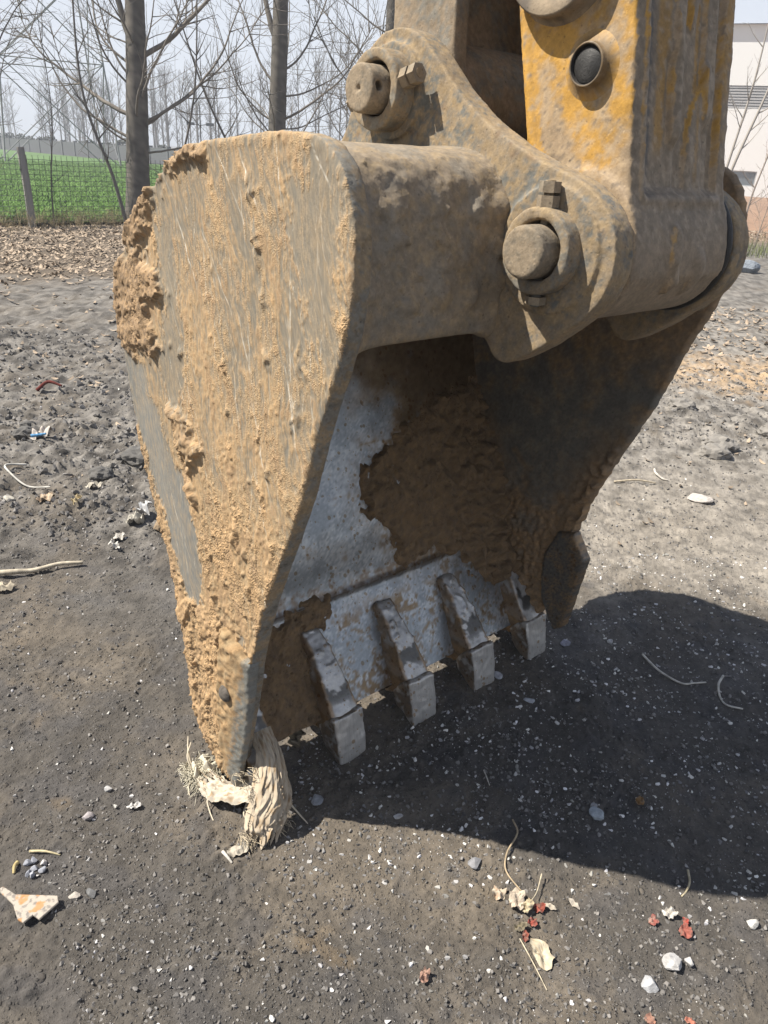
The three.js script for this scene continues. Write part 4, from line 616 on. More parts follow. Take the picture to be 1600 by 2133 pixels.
{ // wall at the far side of the field
  const w = thing('boundary_wall', 'long low grey wall along the far side of the field', 'wall', [...((p) => [p[0], 0, p[1]])(along(-80, 28.6))], -YAW);
  const g = [], cp = []; for (let i = 0; i < 34; i++) { const x = 30 - i * 3; g.push(new THREE.BoxGeometry(2.97, 1.15, 0.2).translate(x, 0.62, 0)); cp.push(new THREE.BoxGeometry(0.26, 1.3, 0.3).translate(x - 1.5, 0.66, 0.01)); }
  part('wall_panel', mergeGeometries(g), flat(0.085, 0.088, 0.095), w).userData.kind = 'stuff'; part('pillar', mergeGeometries(cp), flat(0.10, 0.102, 0.108), w).userData.kind = 'stuff';
  const base = []; for (let v = 0; v < 3; v++) { const l = []; for (let k = 0; k < 420; k++) { const a = rr(0, 6.28), u = rr(-1, 1), r = Math.cbrt(rnd()), q = Math.sqrt(1 - u * u), t = new THREE.TetrahedronGeometry(rr(0.05, 0.11)); t.rotateX(rr(0, 6)).rotateY(rr(0, 6)).translate(q * Math.cos(a) * r * 0.75, 0.95 + u * r * 0.75, q * Math.sin(a) * r * 0.75); l.push(t); } base.push(mergeGeometries(l)); }
  const dark = flat(0.06, 0.065, 0.05), stem = new THREE.CylinderGeometry(0.05, 0.07, 0.6, 6).translate(0, 0.3, 0);
  for (let i = 0; i < 17; i++) { const b = -52 - i * 3.4 + rr(-1, 1), [x, z] = along(b, 30.4), k = rr(0.75, 1.05), t = thing('clipped_bush', 'small dark clipped bush in the row behind the far wall', 'bush', [x, 0.05, z], rr(0, 6), 'dark bushes behind the far wall'); t.scale.setScalar(k); part('foliage', base[i % 3], dark, t); part('stem', stem, dark, t); }
}
{ // pale poplars far off
  const kinds = [], pc = [0.16, 0.15, 0.14];
  for (let v = 0; v < 5; v++) {
    const T = new Tubes().add(curve([[0, 0, 0], [rr(-0.2, 0.2), 5, rr(-0.2, 0.2)], [rr(-0.3, 0.3), 13, 0]], 12), 0.15, 0.03, 5, pc), C = new Tubes();
    for (let k = 0; k < 34; k++) { const a = rr(0, 6.28), y = rr(2.0, 11.5), u = rr(0.6, 1.15); limb(C, v3(0, y, 0), v3(Math.cos(a) * Math.cos(u), Math.sin(u), Math.sin(a) * Math.cos(u)), rr(1.2, 2.9), 0.045, 1, pc, { step: 0.45, wander: 0.08, lift: 0.06, max: 2, kids: [3, 2.6], thin: 0.017 }); }
    kinds.push([T.build(), C.build()]);
  }
  let n = 0; const row = (b, s, k) => { const [x, z] = along(b, s), t = thing('poplar', 'bare hazy poplar in the rows far beyond the wall', 'tree', [x, 0, z], rr(0, 6.28), 'bare poplars on the skyline'); const q = kinds[n++ % 5]; t.scale.set(k, k * rr(0.85, 1.1), k); part('trunk', q[0], M.bark, t); part('crown', q[1], M.bark, t); };
  for (let i = 0; i < 34; i++) row(-46 - i * 2.2 + rr(-0.9, 0.9), 41 + rr(-2, 2), rr(0.62, 0.8));
  for (let i = 0; i < 46; i++) row(-64 - i * 2.6 + rr(-1, 1), 58 + rr(-4, 4) - 0.1 * i, rr(0.7, 0.95));
  for (let i = 0; i < 24; i++) row(-100 - i * 3 + rr(-1, 1), 20 - i * 1.2 + rr(-4, 4), rr(0.7, 0.9));
}
function strut(T, a, b, r, c) { T.add([v3(...a), v3(...b)], r, r, 4, c); }
function pylon(label, pos, turn, H, W, r) {
  const t = thing('pylon', label, 'pylon', pos, turn), T = new Tubes(), c = [0.17, 0.175, 0.18], w = (y) => W * (1 - 0.78 * y / H) / 2, cor = [[-1, -1], [1, -1], [1, 1], [-1, 1]];
  const lv = [0]; let y = 0; while (y < H - 1.5) { y += Math.max(1.7, w(y) * 1.7); lv.push(Math.min(y, H)); }
  for (const [x, z] of cor) { const L = new Tubes(); for (let i = 0; i < lv.length - 1; i++) strut(L, [x * w(lv[i]), lv[i], z * w(lv[i])], [x * w(lv[i + 1]), lv[i + 1], z * w(lv[i + 1])], r * 1.5, c); part('leg', L.build(), M.bark, t); }
  for (let i = 0; i < lv.length - 1; i++) for (let k = 0; k < 4; k++) { const A = cor[k], B = cor[(k + 1) % 4], p = (q, y) => [q[0] * w(y), y, q[1] * w(y)]; strut(T, p(A, lv[i]), p(B, lv[i + 1]), r, c); strut(T, p(B, lv[i]), p(A, lv[i + 1]), r, c); strut(T, p(A, lv[i + 1]), p(B, lv[i + 1]), r, c); }
  part('lattice', T.build(), M.bark, t);
  const X = new Tubes(); for (const h of [0.74, 0.86, 0.97]) for (const q of [-1, 1]) { const y = H * h, a = w(y), l = W * 0.75; for (const z of [-a, a]) { strut(X, [q * a, y, z], [q * (a + l), y + 0.3, 0], r, c); strut(X, [q * a, y + 1.1, z], [q * (a + l), y + 0.3, 0], r, c); } } part('cross_arm', X.build(), M.bark, t).userData.kind = 'stuff';
}
pylon('large lattice pylon standing in the field at the left', [-21.4, 0, -52], 0.5, 30, 6.4, 0.032);
pylon('smaller hazy lattice pylon farther off to the left of the large one', [-52, 0, -96], 0.3, 34, 6.5, 0.06);
{ const t = thing('lamp_post', 'thin dark pole with two lamp heads above the far wall', 'lamp post', [-15.8, 0, -66]); const T = new Tubes(), c = [0.07, 0.07, 0.07]; strut(T, [0, 0, 0], [0, 4.3, 0], 0.05, c); part('pole', T.build(), M.bark, t);
  for (const q of [-1, 1]) { part('lamp_arm', new Tubes().add([v3(0, 2.9, 0), v3(q * 0.5, 3.0, 0)], 0.03, 0.03, 5, c).build(), M.bark, t); part('lamp_head', new THREE.BoxGeometry(0.55, 0.2, 0.3).translate(q * 0.75, 3.0, 0), flat(0.06, 0.06, 0.065), t); } }
{ // white hall at the right
  const t = thing('white_building', 'white industrial hall behind the thin saplings at the right', 'building', [34, 0, -66], -0.4);
  const wall = flat(0.68, 0.68, 0.665), grey = flat(0.33, 0.33, 0.33), glass = flat(0.10, 0.115, 0.125, 0.25), y0 = 0.4;
  // facade pieces round the openings so that each opening is a real recess
  const bx = (x0, x1, a, b, z = 0, d = 0.3) => new THREE.BoxGeometry(x1 - x0, b - a, d).translate((x0 + x1) / 2, (a + b) / 2, z - d / 2);
  const wins = []; for (let k = 0; k < 6; k++) wins.push([-15.4 + k * 5.2, -11.2 + k * 5.2]);
  const fx = [bx(-18, 18, y0 - 0.6, y0 + 0.32), bx(-18, 18, y0 + 1.45, y0 + 5.9), bx(-18, 18, y0 + 7.5, y0 + 11.6)]; let x = -18; for (const [a, b] of wins) { fx.push(bx(x, a, y0 + 0.32, y0 + 1.45)); x = b; } fx.push(bx(x, 18, y0 + 0.32, y0 + 1.45));
  part('wall', mergeGeometries([...fx, bx(-18, -17.7, y0 - 0.6, y0 + 11.6, -0.3, 25), bx(17.7, 18, y0 - 0.6, y0 + 11.6, -0.3, 25), bx(-18, 18, y0 - 0.6, y0 + 11.6, -25, 0.3)]), wall, t);
  for (const [a, b] of wins) { const w = part('window', mergeGeometries([bx(a, b, y0 + 0.32, y0 + 0.40, -0.1, 0.1), bx(a, b, y0 + 1.37, y0 + 1.45, -0.1, 0.1), bx(a, a + 0.08, y0 + 0.40, y0 + 1.37, -0.1, 0.1), bx(b - 0.08, b, y0 + 0.40, y0 + 1.37, -0.1, 0.1), bx((a + b) / 2 - 0.04, (a + b) / 2 + 0.04, y0 + 0.40, y0 + 1.37, -0.1, 0.1)]), grey, t); part('pane', bx(a, b, y0 + 0.36, y0 + 1.42, -0.18, 0.02), glass, w); }
  const lou = part('louvre', bx(-18, 18, y0 + 5.9, y0 + 7.5, -0.2, 0.06), flat(0.16, 0.16, 0.16), t); for (let k = 0; k < 8; k++) part('slat', bx(-18, 18, y0 + 5.93 + k * 0.2, y0 + 6.05 + k * 0.2, -0.04, 0.1), grey, lou);
  const pitch = new THREE.BufferGeometry(); pitch.setAttribute('position', new THREE.Float32BufferAttribute([[-18.4, y0 + 11.6, 0.4], [18.4, y0 + 11.6, 0.4], [18.4, y0 + 13, -12.5], [-18.4, y0 + 13, -12.5], [-18.4, y0 + 11.6, -25.6], [18.4, y0 + 11.6, -25.6]].flat(), 3)); pitch.setIndex([0, 1, 2, 0, 2, 3, 3, 2, 5, 3, 5, 4]); pitch.computeVertexNormals(); part('roof', pitch, flat(0.5, 0.52, 0.55, 0.6), t);
}
{ // grass tufts and the blue grey stone at the foot of the bank
  const T = []; for (let k = 0; k < 900; k++) { const x = rr(7.2, 10.2), z = rr(-19.2, -16.6), y = height(x, z), a = rr(0, 6.28), l = rr(0.12, 0.4), w = 0.006; const g = new THREE.BufferGeometry(); g.setAttribute('position', new THREE.Float32BufferAttribute([x - Math.sin(a) * w, y, z + Math.cos(a) * w, x + Math.sin(a) * w, y, z - Math.cos(a) * w, x + Math.cos(a) * l * 0.4, y + l, z + Math.sin(a) * l * 0.4], 3)); g.setIndex([0, 1, 2]); g.computeVertexNormals(); T.push(g); }
  stuff(new THREE.Mesh(mergeGeometries(T), flat(0.13, 0.15, 0.05)), 'grass_tufts', 'dull green grass tufts at the right before the bank', 'grass');
}

// ---------------------------------------------------------------- what lies on the yard
const on = (x, z, up = 0) => [x, height(x, z) + up, z];
function stone(label, x, z, w, h, d, turn, col, facets = 34) {
  const g = new THREE.IcosahedronGeometry(1, 9), P = g.attributes.position, cuts = [], sd = rr(0, 99);   // a rough lump broken along random planes
  for (let i = 0; i < 11; i++) { const a = rr(0, 6.28), u = rr(-1, 1), r = Math.sqrt(1 - u * u); cuts.push([v3(r * Math.cos(a), u, r * Math.sin(a)), facets < 12 ? rr(0.35, 0.75) : rr(0.5, 0.85)]); }
  for (let i = 0; i < P.count; i++) { const q = v3().fromBufferAttribute(P, i).normalize(); let r = 1; for (const [n, d] of cuts) { const t = q.dot(n); if (t > 0.05) r = Math.min(r, d / t); } r *= 1.12 + 0.05 * fbm3(q.x * 3 + sd, q.y * 3, q.z * 3, 4); P.setXYZ(i, q.x * r * w / 2, q.y * r * h / 2, q.z * r * d / 2); }
  g.rotateY(turn); g.computeVertexNormals(); paintVerts(g, (a, b, c) => mul3(col, 0.85 + 0.2 * n3(a * 60, b * 60, c * 60) + 0.12 * n3(a * 200, b * 200, c * 200)));
  return solo('stone', g, M.bark, label, 'stone', on(x, z, h * 0.28));
}
const PALE = [0.42, 0.41, 0.40], GREYS = [0.25, 0.25, 0.255], WARM = [0.42, 0.38, 0.33];
for (const a of [
  ['large pale angular stone, biggest of the pair at lower right', 0.661, -1.085, 0.042, 0.03, 0.04, 0.3, PALE], ['pale stone touching the right side of the large angular stone', 0.700, -1.095, 0.022, 0.018, 0.02, 1, PALE],
  ['grey white rounded stone nearest the bottom edge at lower right', 0.596, -1.035, 0.04, 0.024, 0.034, 0.8, [0.38, 0.38, 0.385]], ['white stone half sunk near the right edge', 0.871, -1.19, 0.026, 0.02, 0.024, 0.1, [0.5, 0.49, 0.46]],
  ['grey flat chip lying in the bucket shadow beside the rag', -0.131, -1.478, 0.03, 0.012, 0.042, 0.5, [0.30, 0.305, 0.31]], ['small pale oval stone at the shadow edge right of the rag', 0.078, -1.448, 0.026, 0.014, 0.017, 0.4, PALE],
  ['bluish broken stone in the shadow near the brown leaf', 0.592, -1.488, 0.034, 0.02, 0.044, 0.2, [0.34, 0.37, 0.385]], ['small stone just behind the bluish broken stone', 0.588, -1.515, 0.022, 0.014, 0.018, 0.2, GREYS],
  ['pinkish grey stone in the sun left of the bucket tip', -0.689, -1.389, 0.03, 0.02, 0.026, 0.2, [0.33, 0.30, 0.30]], ['white angular stone behind the pinkish grey stone', -0.668, -1.478, 0.02, 0.016, 0.018, 0.9, PALE],
  ['dark grey wedge shaped stone at the shadow edge', 0.261, -1.314, 0.036, 0.016, 0.034, 0.4, [0.20, 0.20, 0.21]], ['large grey slab of stone in the sun at the right', 1.595, -3.62, 0.13, 0.03, 0.085, -0.4, [0.44, 0.40, 0.36]],
  ['grey blue stone beside the far tooth', 0.66, -2.27, 0.04, 0.024, 0.032, 0.4, [0.24, 0.24, 0.28]], ['round grey pebble in front of the far cutter', 0.63, -2.42, 0.03, 0.02, 0.026, 0, [0.3, 0.29, 0.28]],
  ['pale pointed chip in front of the fourth tooth', 0.40, -2.06, 0.026, 0.016, 0.036, 0.2, [0.4, 0.4, 0.42]], ['triangular glassy grey chip in the middle of the shadow', 0.48, -1.925, 0.034, 0.012, 0.026, 0.3, [0.33, 0.34, 0.36]],
  ['oval white pebble right of the teeth', 0.82, -2.29, 0.028, 0.018, 0.018, 0.2, PALE], ['dark flat stone in the sun at lower left', -0.60, -1.175, 0.028, 0.014, 0.018, -0.5, [0.13, 0.13, 0.13]], ['white stone left of the dark flat stone', -0.632, -1.165, 0.024, 0.014, 0.018, 0.3, WARM],
  ['blue grey boulder at the edge of the leaves on the right', 6.08, -14.02, 0.36, 0.26, 0.3, 0.3, [0.21, 0.235, 0.27]], ['pale boulder fragment in the rubble at the right edge', 2.52, -4.75, 0.14, 0.09, 0.1, 0.6, [0.4, 0.37, 0.32]],
  ['round white stone at the left edge of the yard', -1.712, -3.155, 0.055, 0.04, 0.05, 0, [0.46, 0.43, 0.36]], ['brown tilted stone by the back edge of the bucket', -0.955, -2.93, 0.06, 0.045, 0.05, 0.2, [0.26, 0.19, 0.12]],
]) stone(...a);
{ // little heap of crystal grey chips
  const spots = [[-0.772, -1.245], [-0.752, -1.235], [-0.760, -1.222], [-0.737, -1.250], [-0.733, -1.232], [-0.748, -1.215], [-0.765, -1.256]], names = ['leftmost grey chip', 'middle grey chip', 'front left grey chip', 'rear right whitish chip', 'right grey chip', 'front grey chip', 'rear left grey chip'];
  spots.forEach(([x, z], i) => stone(names[i] + ' of the little heap under the straw', x, z, 0.019, 0.013, 0.016, i, [[0.24, 0.25, 0.28], [0.30, 0.31, 0.34], [0.22, 0.23, 0.26], [0.42, 0.40, 0.39]][i % 4], 10));
}
// clods of dirt big enough to tell apart, in the churned ground
for (let i = 0; i < 16; i++) {
  const L = i < 9, x = L ? rr(-2.3, -0.85) : rr(1.7, 2.8), z = L ? rr(-4.6, -3.0) : rr(-5.3, -4.3), k = rr(0.04, 0.10), g = new THREE.IcosahedronGeometry(k, 4), p = g.attributes.position; 
  for (let j = 0; j < p.count; j++) { const q = v3(p.getX(j), p.getY(j), p.getZ(j)), m = 1 + 0.3 * fbm3(q.x * 14 + i, q.y * 14, q.z * 14, 4) + 0.08 * n3(q.x * 60, q.y * 60, q.z * 60 + i); p.setXYZ(j, q.x * m, q.y * m * 0.6, q.z * m * 0.9); }
  g.computeVertexNormals(); paintVerts(g, (a, b, c) => mul3(L ? [0.10, 0.095, 0.088] : [0.20, 0.185, 0.165], 0.9 + 0.25 * n3(a * 40 + i, b * 40, c * 40)));
  solo('dirt_clod', g, M.bark, L ? 'dark lump of earth among the churned dirt on the left' : 'grey lump of earth in the rubble on the right', 'clod', on(x, z, k * 0.2), L ? 'dirt clods on the left' : 'dirt clods on the right');
}
function scrap(rad, n, bend, seed, outline) {   // torn sheet: leaf, paper, foil
  const P = [0, 0, 0], F = [], R = 7, A = 40;
  for (let j = 1; j <= R; j++) for (let i = 0; i < A; i++) { const a = i / A * 6.2832, o = (outline ? outline(a) : 1) * (1 + 0.5 * n * n2(Math.cos(a) * 1.2 + seed, Math.sin(a) * 1.2) + n * 0.25 * n2(Math.cos(a) * 2.6 + seed, Math.sin(a) * 2.6 + 7)) * (1 - 0.06 * Math.abs(Math.sin(a * 2.5 + seed))), r = rad * j / R * o, x = r * Math.cos(a), z = r * Math.sin(a); P.push(x, 0, z); }
  for (let k = 0; k < P.length; k += 3) { const x = P[k], z = P[k + 2]; P[k + 1] = rad * bend * (0.9 * n2(x / rad * 1.1 + seed, z / rad * 1.1) + 0.35 * (1 - Math.abs(n2(x / rad * 2.4 + seed, z / rad * 2.4))) + 0.1 * n2(x / rad * 7, z / rad * 7)) + rad * bend * 0.5; }
  for (let i = 0; i < A; i++) F.push(0, 1 + (i + 1) % A, 1 + i); for (let j = 1; j < R; j++) for (let i = 0; i < A; i++) { const a = 1 + (j - 1) * A + i, b = 1 + (j - 1) * A + (i + 1) % A; F.push(a, b, a + A, b, b + A, a + A); }
  const g = new THREE.BufferGeometry(); g.setAttribute('position', new THREE.Float32BufferAttribute(P, 3)); g.setIndex(F); g.computeVertexNormals(); return g;
}
const cut = () => { const k = 5 + Math.floor(rr(0, 2.99)), e = []; for (let i = 0; i < k; i++) e.push([(i + rr(-0.3, 0.3)) / k * 6.2832, rr(0.55, 0.95)]); return (a) => Math.min(1.35, ...e.map(([t, d]) => d / Math.max(0.3, Math.cos(a - t)))); };
const leafShape = (long, wide) => (a) => 1 / Math.hypot(Math.cos(a) / long, Math.sin(a) / wide) * (1 - 0.25 * Math.abs(Math.cos(a)) ** 8);
function litter(name, label, cat, x, z, rad, n, bend, col, turn = 0, outline, tilt = 0, spot) {
  const s = rr(0, 99), g = scrap(rad * 0.88, n, bend, s, outline ?? cut()); g.rotateZ(tilt).rotateY(turn); paintVerts(g, (a, b, c) => { const k = fbm2(a * 60 + s, c * 60, 3); let q = mix3(mul3(col, 0.8 + 0.35 * k), [0.15, 0.125, 0.10], 0.55 * ss(0.0, 0.5, fbm2(a * 45 + s, c * 45 + 3, 3))); if (spot) q = mix3(q, spot, 0.8 * ss(0.0, 0.35, fbm2(a * 70 + 9 + s, c * 70, 3))); return q; });
  return solo(name, g, M.plain, label, cat, on(x, z, 0.004 + rad * Math.abs(tilt) * 0.6));
}
litter('leaf', 'curled brown leaf lying in the shadow at the right', 'leaf', 0.718, -1.54, 0.017, 0.15, 0.35, [0.27, 0.15, 0.055], 1.1, leafShape(1.5, 0.8));
litter('dry_leaf', 'cream crumpled dry leaf just below the torn sack', 'leaf', -0.300, -1.305, 0.03, 0.2, 0.3, [0.42, 0.38, 0.31], 0.2, leafShape(1.25, 0.6), 0.1);
litter('dry_leaf', 'brownish white crumpled leaf at the top of the litter pile', 'leaf', 0.312, -1.235, 0.026, 0.3, 0.4, [0.50, 0.43, 0.33], 0.5, undefined, 0.1, [0.30, 0.2, 0.13]);
litter('dry_leaf', 'pale fluffy leaf in the middle of the litter pile', 'leaf', 0.347, -1.215, 0.03, 0.35, 0.5, [0.50, 0.42, 0.33], 1.4, leafShape(1.2, 0.7), 0.2);
litter('dry_leaf', 'folded cream leaf leaning on the red scraps of the pile', 'leaf', 0.372, -1.2, 0.02, 0.2, 0.6, [0.55, 0.46, 0.30], 0.7, leafShape(1.3, 0.6), 0.5);
litter('dry_leaf', 'long cream leaf with a torn tip, lowest in the litter pile', 'leaf', 0.385, -1.095, 0.045, 0.22, 0.25, [0.52, 0.46, 0.34], 1.9, leafShape(1.25, 0.5), 0.05, [0.36, 0.28, 0.18]);
litter('leaf', 'olive brown folded leaf below the red scraps', 'leaf', 0.352, -1.155, 0.017, 0.25, 0.6, [0.20, 0.17, 0.11], 0.3, leafShape(1.4, 0.6), 0.4);
litter('seed_husk', 'pale flat seed husk right of the litter pile, left one', 'seed husk', 0.424, -1.212, 0.02, 0.05, 0.2, [0.40, 0.35, 0.28], -0.5, leafShape(1.2, 0.42));
litter('seed_husk', 'pale flat seed husk right of the litter pile, right one', 'seed husk', 0.481, -1.224, 0.022, 0.05, 0.2, [0.45, 0.40, 0.33], -0.9, leafShape(1.2, 0.36));
litter('red_scrap', 'bright red paper scrap beside the folded cream leaf', 'paper scrap', 0.398, -1.203, 0.019, 0.35, 0.5, [0.29, 0.075, 0.05], 0.4, undefined, 0.3);
litter('red_scrap', 'red paper scrap under the cream leaf in the pile', 'paper scrap', 0.376, -1.168, 0.016, 0.35, 0.5, [0.28, 0.065, 0.045], 1.4, undefined, 0.2);
litter('red_scrap', 'thin red scrap at the bottom of the red pile', 'paper scrap', 0.357, -1.135, 0.013, 0.3, 0.5, [0.27, 0.08, 0.055], 1.4, leafShape(1.5, 0.6), 0.2);
litter('red_scrap', 'small red scrap on the left side of the right red cluster', 'paper scrap', 0.645, -1.18, 0.016, 0.4, 0.4, [0.29, 0.09, 0.07], 0.4, undefined, 0.1, [0.3, 0.2, 0.16]);
litter('red_scrap', 'largest red scrap of the right red cluster', 'paper scrap', 0.716, -1.168, 0.022, 0.4, 0.45, [0.30, 0.095, 0.07], 0.9, undefined, 0.25);
litter('red_scrap', 'red scrap standing up behind the largest red scrap', 'paper scrap', 0.722, -1.185, 0.012, 0.3, 0.5, [0.38, 0.07, 0.05], 0.1, undefined, 0.7);
litter('paper_scrap', 'white folded paper above the right red cluster', 'paper scrap', 0.69, -1.205, 0.018, 0.25, 0.6, [0.55, 0.52, 0.47], 0.6, undefined, 0.3);
litter('red_scrap', 'pink red scrap near the right bottom edge of the yard', 'paper scrap', 0.655, -0.965, 0.014, 0.4, 0.4, [0.40, 0.15, 0.10], 0.6);
litter('red_scrap', 'second pink scrap at the bottom right, rounder', 'paper scrap', 0.575, -0.96, 0.018, 0.4, 0.3, [0.33, 0.17, 0.12], 0.6);
litter('dry_leaf', 'small pink brown leaf pair at the bottom centre', 'leaf', 0.135, -1.029, 0.018, 0.4, 0.6, [0.33, 0.20, 0.15], 1.2, leafShape(1.3, 0.6), 0.3);
litter('paper_scrap', 'white crumpled paper beside the back edge of the bucket', 'paper scrap', -1.05, -3.06, 0.055, 0.3, 0.7, [0.56, 0.56, 0.56], 0.4, undefined, 0.3);
litter('rag', 'cream twisted rag in front of the crumpled paper', 'rag', -1.075, -2.985, 0.05, 0.35, 0.7, [0.50, 0.47, 0.40], 0.2, leafShape(1.3, 0.7), 0.1);
litter('paper_scrap', 'thin white foil lying at the left beside the blue pen', 'paper scrap', -1.915, -3.97, 0.085, 0.3, 0.5, [0.55, 0.52, 0.48], 0.2, leafShape(1.4, 0.6), 0.15, [0.42, 0.33, 0.26]);
litter('dry_leaf', 'curled cream leaf lying in the middle of the left dirt', 'leaf', -1.522, -3.143, 0.042, 0.3, 0.5, [0.48, 0.39, 0.28], 0.5, leafShape(1.4, 0.7), 0.2, [0.3, 0.18, 0.1]);
litter('dry_leaf', 'yellowish upright leaf beside the curled cream leaf', 'leaf', -1.385, -3.146, 0.035, 0.3, 0.6, [0.52, 0.42, 0.24], 1.2, leafShape(1.4, 0.6), 0.5);
litter('paper_scrap', 'long pale scrap above the two leaves on the left', 'paper scrap', -1.39, -3.36, 0.045, 0.3, 0.5, [0.50, 0.46, 0.38], 0.3, leafShape(1.5, 0.5), 0.1);
litter('paper_scrap', 'torn white scrap near the rear edge of the bucket', 'paper scrap', -1.10, -2.86, 0.035, 0.35, 0.5, [0.54, 0.51, 0.46], 0.5, leafShape(1.3, 0.6), 0.2);
litter('paper_scrap', 'white wispy scrap farther down from the torn scrap', 'paper scrap', -1.10, -2.78, 0.04, 0.4, 0.5, [0.54, 0.52, 0.48], 2.5, leafShape(1.4, 0.4), 0.2);
litter('paper_scrap', 'dirty plastic scrap at the left edge', 'plastic scrap', -1.385, -2.42, 0.05, 0.35, 0.5, [0.46, 0.40, 0.30], 0.3, leafShape(1.4, 0.5), 0.1);
litter('paper_scrap', 'small white lacy scrap in the sun left of the sack', 'paper scrap', -0.585, -1.43, 0.02, 0.5, 0.4, [0.5, 0.49, 0.47], 0.3, leafShape(1.4, 0.6));
litter('rag', 'small grey rag with a dark hole hanging beside the second tooth', 'rag', -0.20, -1.70, 0.034, 0.3, 0.9, [0.30, 0.25, 0.17], 0.6, leafShape(1.1, 0.8), 0.9, [0.10, 0.08, 0.06]);
{ // rusty white shard with a notch, real thickness
  const sh = new THREE.Shape([[-0.062, 0.042], [-0.055, 0.046], [-0.03, 0.024], [0.01, 0.014], [0.044, 0.005], [0.047, -0.008], [0.020, -0.035], [0.008, -0.024], [-0.006, -0.036], [-0.016, -0.028], [-0.03, 0.006]].map((p) => new THREE.Vector2(...p)));
  const g = new THREE.ExtrudeGeometry(sh, { depth: 0.003, bevelEnabled: true, bevelSize: 0.001, bevelThickness: 0.001, bevelSegments: 1, curveSegments: 4 }).rotateX(-Math.PI / 2); 
  const T = 256, d = new Uint8Array(T * T * 4); for (let j = 0, o = 0; j < T; j++) for (let i = 0; i < T; i++, o++) { const x = i / T, y = j / T, a = fbm2(x * 2.6, y * 2.6, 4), b = fbm2(x * 7 + 4, y * 7, 4); let c = mix3([0.34, 0.30, 0.25], [0.17, 0.15, 0.13], ss(-0.1, 0.5, b)); c = mix3(c, [0.38, 0.17, 0.04], 0.8 * ss(0.1, 0.4, a + 0.2 * b)); for (let q = 0; q < 3; q++) d[o * 4 + q] = 255 * Math.pow(c[q], 1 / 2.2); d[o * 4 + 3] = 255; }
  const p = g.attributes.position.array, uv = g.attributes.uv.array; for (let i = 0; i < p.length / 3; i++) { uv[2 * i] = p[3 * i] * 9 + 0.5; uv[2 * i + 1] = p[3 * i + 2] * 9 + 0.5; }
  const m = solo('shard', g, std({ map: dataTex(d, T, T, true), roughness: 0.7, side: THREE.DoubleSide }), 'notched white shard with orange rust stains at the lower left', 'shard', on(-0.712, -1.131, 0.006)); m.rotation.set(0.02, 0.25, 0.04); m.scale.setScalar(1.2);
}
function twig(name, label, cat, pts, r, col) { const y = (p) => height(p[0], p[1]) + (p[2] ?? 0) + r; return solo(name, new Tubes().add(curve(pts.map((p) => [p[0], y(p), p[1]]), 24), r, r * 0.6, 6, (p) => mul3(col, 0.85 + 0.3 * n3(p.x * 80, p.y * 80, p.z * 80)), true).build(), M.bark, label, cat); }
const STRAW = [0.46, 0.40, 0.29], BONE = [0.50, 0.47, 0.41];
twig('twig', 'longer bleached bent twig in the shadow at the right', 'twig', [[0.915, -2.215], [0.925, -2.17, 0.01], [0.95, -2.115, 0.008], [1.006, -2.065], [1.04, -2.068, 0.004], [1.083, -2.075]], 0.0042, BONE);
twig('twig', 'shorter hooked bleached twig at the far right', 'twig', [[1.146, -2.10, 0.01], [1.112, -2.05, 0.01], [1.106, -2.01], [1.112, -1.975], [1.155, -1.95, 0.004]], 0.0042, BONE);
twig('plant_stem', 'long dry stem running from the shadow to the litter pile', 'stem', [[0.368, -1.445, 0.012], [0.373, -1.40, 0.012], [0.340, -1.34, 0.006], [0.333, -1.30], [0.356, -1.25], [0.385, -1.205, 0.014]], 0.0026, [0.36, 0.28, 0.18]);
twig('plant_stem', 'short dry stem crossing over the litter pile', 'stem', [[0.415, -1.285, 0.016], [0.395, -1.235, 0.016], [0.372, -1.20, 0.02]], 0.0018, STRAW);
twig('plant_stem', 'thin stem beside the long cream leaf', 'stem', [[0.345, -1.13, 0.004], [0.365, -1.08, 0.006], [0.385, -1.02, 0.002]], 0.0016, STRAW);
twig('twig', 'kinked pale twig in the sun below the dark clod', 'twig', [[0.772, -1.325, 0.008], [0.764, -1.29, 0.008], [0.752, -1.272], [0.735, -1.255]], 0.003, [0.42, 0.36, 0.24]);
twig('twig', 'tiny pale twig in the middle of the shadow', 'twig', [[0.312, -1.62], [0.316, -1.59, 0.006], [0.322, -1.565]], 0.0022, BONE);
twig('straw', 'pale straw lying over the heap of grey chips', 'straw', [[-0.785, -1.283], [-0.75, -1.281, 0.004], [-0.712, -1.280]], 0.0034, [0.50, 0.43, 0.26]);
twig('straw', 'flat white strip under the cream leaf below the sack', 'straw', [[-0.335, -1.30], [-0.322, -1.287, 0.003], [-0.308, -1.276]], 0.0045, [0.5, 0.47, 0.42]);
twig('straw', 'little yellow straw end left of the grey chips', 'straw', [[-0.795, -1.245], [-0.793, -1.228, 0.003], [-0.79, -1.215]], 0.005, [0.45, 0.36, 0.17]);
twig('string', 'bent white plastic string lying on the left dirt', 'string', [[-1.80, -3.55, 0.02], [-1.86, -3.47, 0.03], [-1.80, -3.38, 0.02], [-1.70, -3.33, 0.01], [-1.58, -3.305, 0.004]], 0.006, [0.52, 0.50, 0.45]);
twig('plastic_strip', 'dark red plastic strip in the churned dirt at the left', 'plastic strip', [[-2.27, -4.76, 0.01], [-2.2, -4.78, 0.05], [-2.11, -4.77, 0.04]], 0.013, [0.11, 0.018, 0.012]);
twig('pen', 'blue tube shaped scrap on the white foil at the left', 'plastic scrap', [[-1.93, -3.905, 0.02], [-1.90, -3.915, 0.02], [-1.855, -3.925, 0.02]], 0.010, [0.10, 0.26, 0.45]);
